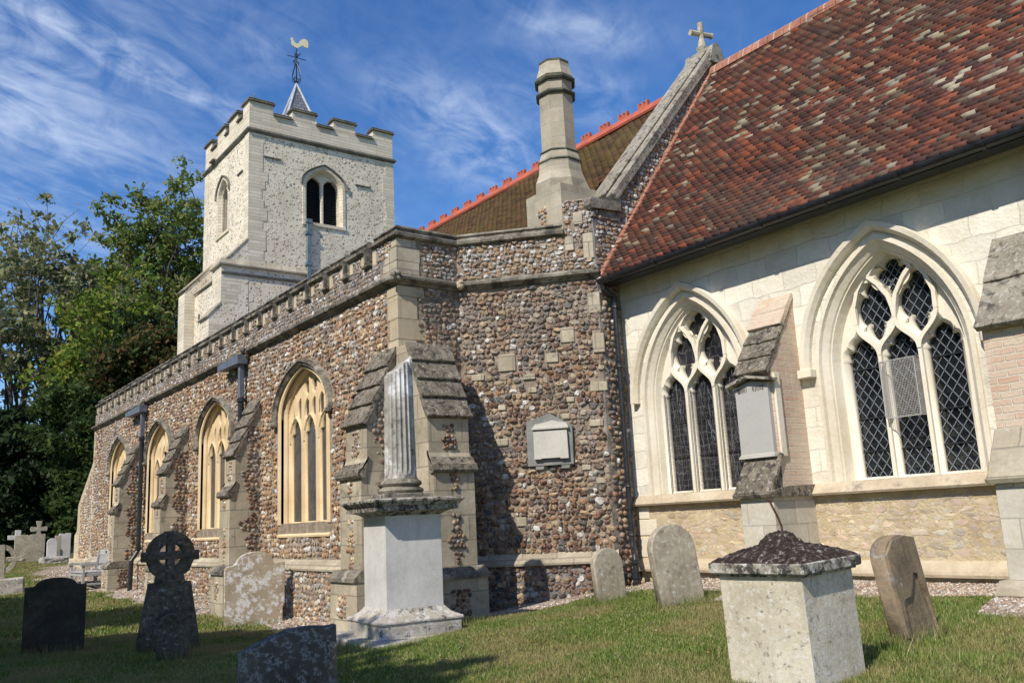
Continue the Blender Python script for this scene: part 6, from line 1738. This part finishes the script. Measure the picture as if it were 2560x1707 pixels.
# ------------------------------------------------------------------ trees
def m_leaf(name, cols, trans=.35):
    t = NT(name); c = t.ramp(t.geo.outputs['Random Per Island'], [(i/len(cols), q) for i, q in enumerate(cols)], 'CONSTANT')
    t.b.inputs['Specular IOR Level'].default_value = .12
    tr = t.n('ShaderNodeBsdfTranslucent'); t.put(c, tr.inputs[0]); mx = t.n('ShaderNodeMixShader'); mx.inputs[0].default_value = trans
    t.l(t.b.outputs[0], mx.inputs[1]); t.l(tr.outputs[0], mx.inputs[2]); t.l(mx.outputs[0], t.out.inputs[0])
    return t.fin(c, None, .55)
M['lf_green'] = m_leaf('leaves_green', [(.11, .165, .035), (.165, .235, .055), (.24, .30, .08), (.13, .17, .055), (.26, .25, .09)])
M['lf_yellow'] = m_leaf('leaves_yellowgreen', [(.16, .24, .035), (.22, .30, .045), (.11, .18, .03), (.30, .29, .06)])
M['lf_grey'] = m_leaf('leaves_greygreen', [(.18, .205, .09), (.26, .27, .13), (.13, .16, .06), (.33, .30, .18)])
M['lf_rust'] = m_leaf('leaves_rusty', [(.055, .07, .02), (.09, .075, .025), (.13, .08, .03), (.05, .075, .02), (.07, .09, .025)])
M['lf_mid'] = m_leaf('leaves_mid', [(.035, .062, .018), (.055, .09, .024), (.08, .12, .03), (.045, .07, .025)])
M['lf_dark'] = m_leaf('leaves_dark', [(.014, .026, .010), (.022, .038, .014), (.03, .05, .018)], .15)
t = NT('bark'); mp = t.n('ShaderNodeMapping'); t.l(t.obj, mp.inputs[0]); mp.inputs['Scale'].default_value = (6, 6, 1.2); bn_ = t.noise(2, 6, .65, mp.outputs[0])
M['bark'] = t.fin(t.ramp(bn_, [(.3, (.06, .052, .042)), (.6, (.15, .135, .11)), (.75, (.24, .22, .18))]), t.bump(bn_, .05, 1))
def make_leaves(C_, sz, g, flat=.0):
    n = len(C_)
    A = g.normal(size=(n, 3)); A /= np.linalg.norm(A, axis=1)[:, None]
    B = np.cross(A, g.normal(size=(n, 3))); B /= np.linalg.norm(B, axis=1)[:, None]
    s = sz*g.uniform(.4, 1.45, n)[:, None]
    P = np.stack([C_-A*s*.9, C_-B*s*.5+A*s*.1, C_+A*s, C_+B*s*.5+A*s*.05], 1)
    return P.reshape(-1, 3), np.arange(n*4).reshape(-1, 4)
def tree(name, label, x, y, H, crown, nl, leaf, mat_, seed, trunk_r=.3, z0=None, lean=(0, 0), nb=16, sub=5, spread=.55, cl=.5, group='trees beyond the churchyard', first=.25):
    """crown: list of ellipsoids (dx,dy,dz,rx,ry,rz,weight); limbs run towards points inside them"""
    g = np.random.default_rng(seed); z0 = float(Gg(x, y)) if z0 is None else z0
    o = thing(name, label, 'tree', (x, y, z0), group=group)
    mb = MB(); top = np.array([lean[0], lean[1], H*.82])
    npt = 9; tp_ = [np.array([lean[0]*(i/npt)**1.5+g.normal(0, .12)*min(i, 1), lean[1]*(i/npt)**1.5+g.normal(0, .12)*min(i, 1), -.3+(H*.82+.3)*i/npt]) for i in range(npt+1)]
    mb.tube(tp_, [trunk_r*(1-.88*i/npt)*(1.25 if i == 0 else 1) for i in range(npt+1)], 9)
    W = np.array([c[6] for c in crown], float); W /= W.sum()
    ends = []
    for b in range(nb):
        e = crown[g.choice(len(crown), p=W)]
        d = g.normal(size=3); d /= np.linalg.norm(d); rr = g.uniform(.45, 1)**.5
        tgt = np.array([e[0]+d[0]*e[3]*rr, e[1]+d[1]*e[4]*rr, e[2]+d[2]*e[5]*rr])
        k = np.clip((tgt[2]-H*.25)/H*.9, first, .93); i0 = int(k*npt); st = tp_[i0]+(tp_[min(i0+1, npt)]-tp_[i0])*(k*npt-i0)
        L = np.linalg.norm(tgt-st); mid = st*.5+tgt*.5+np.array([0, 0, -.06*L])+g.normal(0, .05*L, 3)
        r0 = max(.035, trunk_r*.36*(1-k*.5)*min(1, L/4))
        mb.tube([st, st*.75+mid*.25+g.normal(0, .02*L, 3), mid, mid*.45+tgt*.55+g.normal(0, .03*L, 3), tgt], [r0, r0*.8, r0*.6, r0*.38, .012], 6)
        for q in range(sub):
            f = g.uniform(.3, 1); p0 = mid*(1-f)+tgt*f if f > .0 else mid
            dd = g.normal(size=3); dd[2] = abs(dd[2])*.6; dd /= np.linalg.norm(dd)
            ln = L*g.uniform(.18, .38)*spread*1.6; p1 = p0+dd*ln
            mb.tube([p0, p0*.5+p1*.5+g.normal(0, .06*ln, 3), p1], [r0*.3, r0*.2, .008], 4)
            ends.append(p1); ends.append(p0*.4+p1*.6)
        ends.append(tgt)
    mb.build('trunk', M['bark'], o, local=True)
    ends = np.array(ends); k = g.integers(0, len(ends), nl)
    Wt = g.random(len(ends))**1.2; Wt /= Wt.sum(); k = g.choice(len(ends), nl, p=Wt)
    off_ = g.normal(size=(nl, 3)); off_ = off_/np.linalg.norm(off_, axis=1)[:, None]*(g.random((nl, 1))**.6)*cl*1.55*np.array([1, 1, .75])
    P, F = make_leaves(ends[k]+off_, leaf, g)
    tri_mesh('crown', P, F, mat_, o, True)
    return o
def at(px, py, D): p = ond(px, py, D); return p[0], p[1], p[2]
def top_z(px, py, D): return at(px, py, D)[2]
bx, by, _ = at(150, 1300, 52); 
H = top_z(92, 488, 52)-1.1
tree('tall_tree', 'tall thin-leaved tree with bare grey limbs showing, left of the big green tree', bx, by, H, [(-1.2, -1.8, H*.82, 2.0, 1.9, H*.17, 3), (0, .1, H*.70, 1.6, 1.2, H*.20, 2), (.5, .8, H*.60, 1.2, .8, H*.18, 1.4), (0, -1.4, H*.5, 1.4, 1.2, H*.12, 1)], 6000, .18, M['lf_grey'], 31, .30, lean=(-.5, -1.6), nb=34, sub=5, cl=.34)
bx, by, _ = at(15, 1300, 50)
H = top_z(15, 560, 50)-1.1
tree('tall_tree', 'sparse tall tree with crooked trunk at the left edge of the picture', bx, by, H, [(0, -.5, H*.8, 2, 2.2, H*.18, 2), (0, -1.5, H*.6, 2, 2, H*.18, 1.5), (0, 1.2, H*.55, 1.3, 1.2, H*.2, 1)], 5000, .18, M['lf_grey'], 32, .28, lean=(.3, .9), nb=26, sub=5, cl=.45)
bx, by, _ = at(345, 1300, 57)
H = top_z(385, 440, 57)-1.1
tree('broad_tree', 'big full green tree rising behind the aisle roof left of the tower', bx, by, H, [(0, 1.4, H*.80, 3.0, 2.8, H*.18, 4), (0, -1.7, H*.75, 2.6, 1.9, H*.16, 3), (0, 3.2, H*.62, 2.4, 2.0, H*.18, 2.5), (0, -2.3, H*.58, 2.4, 1.7, H*.16, 2.5), (0, 0, H*.5, 3, 3.0, H*.15, 3), (0, 1.8, H*.91, 1.4, 1.0, H*.08, 1)], 36000, .18, M['lf_green'], 33, .42, lean=(0, .3), nb=70, sub=6, cl=.42)
bx, by, _ = at(255, 1300, 47)
H = top_z(262, 665, 47)-1
tree('yellowish_tree', 'yellow-green tree glowing in the sun in front of the big green tree', bx, by, H, [(0, .3, H*.78, 1.9, 1.7, H*.2, 3), (0, -.8, H*.58, 1.9, 1.7, H*.2, 2.5), (0, 1.1, H*.5, 1.9, 1.7, H*.18, 2)], 9500, .15, M['lf_yellow'], 34, .2, nb=30, sub=5, cl=.5)
bx, by, _ = at(385, 1250, 43)
H = top_z(400, 790, 43)-.9
tree('rusty_tree', 'horse chestnut with rust-brown leaves close behind the tower buttress', bx, by, H, [(0, .6, H*.78, 2, 1.9, H*.2, 3), (0, -1.4, H*.62, 2, 1.9, H*.2, 2.5), (0, .5, H*.5, 2.4, 2.4, H*.2, 2)], 34000, .15, M['lf_rust'], 35, .25, nb=34, sub=5, cl=.55)
bx, by, _ = at(190, 1270, 41)
H = top_z(190, 950, 41)-.9
tree('leafy_tree', 'low bright-leaved green tree touching the west end of the aisle', bx, by, H, [(0, 0, H*.72, 1.6, 1.5, H*.25, 3), (0, .7, H*.5, 1.5, 1.2, H*.25, 2), (0, .3, H*.3, 1.4, 1.1, H*.2, 1.5), (0, 1.8, H*.85, 1.5, 1.4, H*.15, 1)], 32000, .13, M['lf_mid'], 36, .18, nb=30, sub=5, cl=.42, first=.1)
for k, (px, py, D, rr, nm) in enumerate(((45, 1035, 47, 2.4, 'widest'), (115, 1045, 44.5, 2.0, ''), (-40, 990, 45, 2.6, ''), (165, 1100, 45, 1.7, ''))):
    bx, by, _ = at(px, 1270, D); H = top_z(px, py, D)-.9
    lab = ('wide black-green yew behind the white cross and square headstone', 'narrower dark yew behind the small white carved headstone', 'very dark yew at the left edge behind the ring cross', 'lowest dark evergreen between the tall yews and the church corner')[k]
    tree('yew_tree', lab, bx, by, H, [(0, 0, H*.68, rr*.8, rr*.8, H*.28, 2), (0, 0, H*.4, rr, rr, H*.3, 3), (0, 0, H*.18, rr, rr*1.05, H*.16, 2)], 24000, .17, M['lf_dark'], 50+k, .22, nb=40, sub=5, cl=.5, group='dark yews along the brick wall', first=.08)
# wood further back closing the view
for k, (px, py, D) in enumerate(((60, 1235, 66), (210, 1200, 68))):
    bx, by, _ = at(px, 1270, D); H = top_z(px, py, D)-1
    lab = ('distant dark tree glimpsed behind the grey-leaved tall tree', 'distant green tree behind the yellow-green one', 'distant tree at the far left margin', 'distant tree behind the rust-brown chestnut')[k]
    tree('distant_tree', lab, bx, by, H, [(0, 0, H*.6, 4, 4, H*.38, 1)], 9000, .32, M['lf_dark' if k != 1 else 'lf_green'], 60+k, .3, nb=30, sub=3, cl=.9, group='wood further back', first=.1)

# trees standing south of the churchyard, outside the view, whose shade falls on the left-hand graves
def shade_tree(x, y, H, rr, seed, n, label, leaf=.22):
    tree('lime_tree', label, x, y, H, [(0, 0, H*.72, rr, rr, H*.24, 3), (0, 0, H*.48, rr*1.05, rr*1.05, H*.2, 2)], n, leaf, M['lf_green'], seed, .4, nb=46, sub=5, cl=.6, group='limes south of the churchyard')
SHADE = [(-15.2, -6.2, 10.4, 3.0, 71, 46000, 'lime tree in the southern row, opposite the wheel cross'),
         (-20.6, -7.0, 10.2, 3.0, 72, 40000, 'lime tree in the southern row, opposite the second aisle buttress'),
         (-9.9, -5.6, 9.2, 2.7, 73, 40000, 'lime tree in the southern row, opposite the column monument'),
         (-5.0, -5.0, 8.2, 2.2, 74, 22000, 'smallest lime tree, at the east end of the southern row'),
         (-26.5, -9.5, 9.6, 3.2, 75, 30000, 'lime tree at the west end of the southern row')]
for a in SHADE: shade_tree(*a)
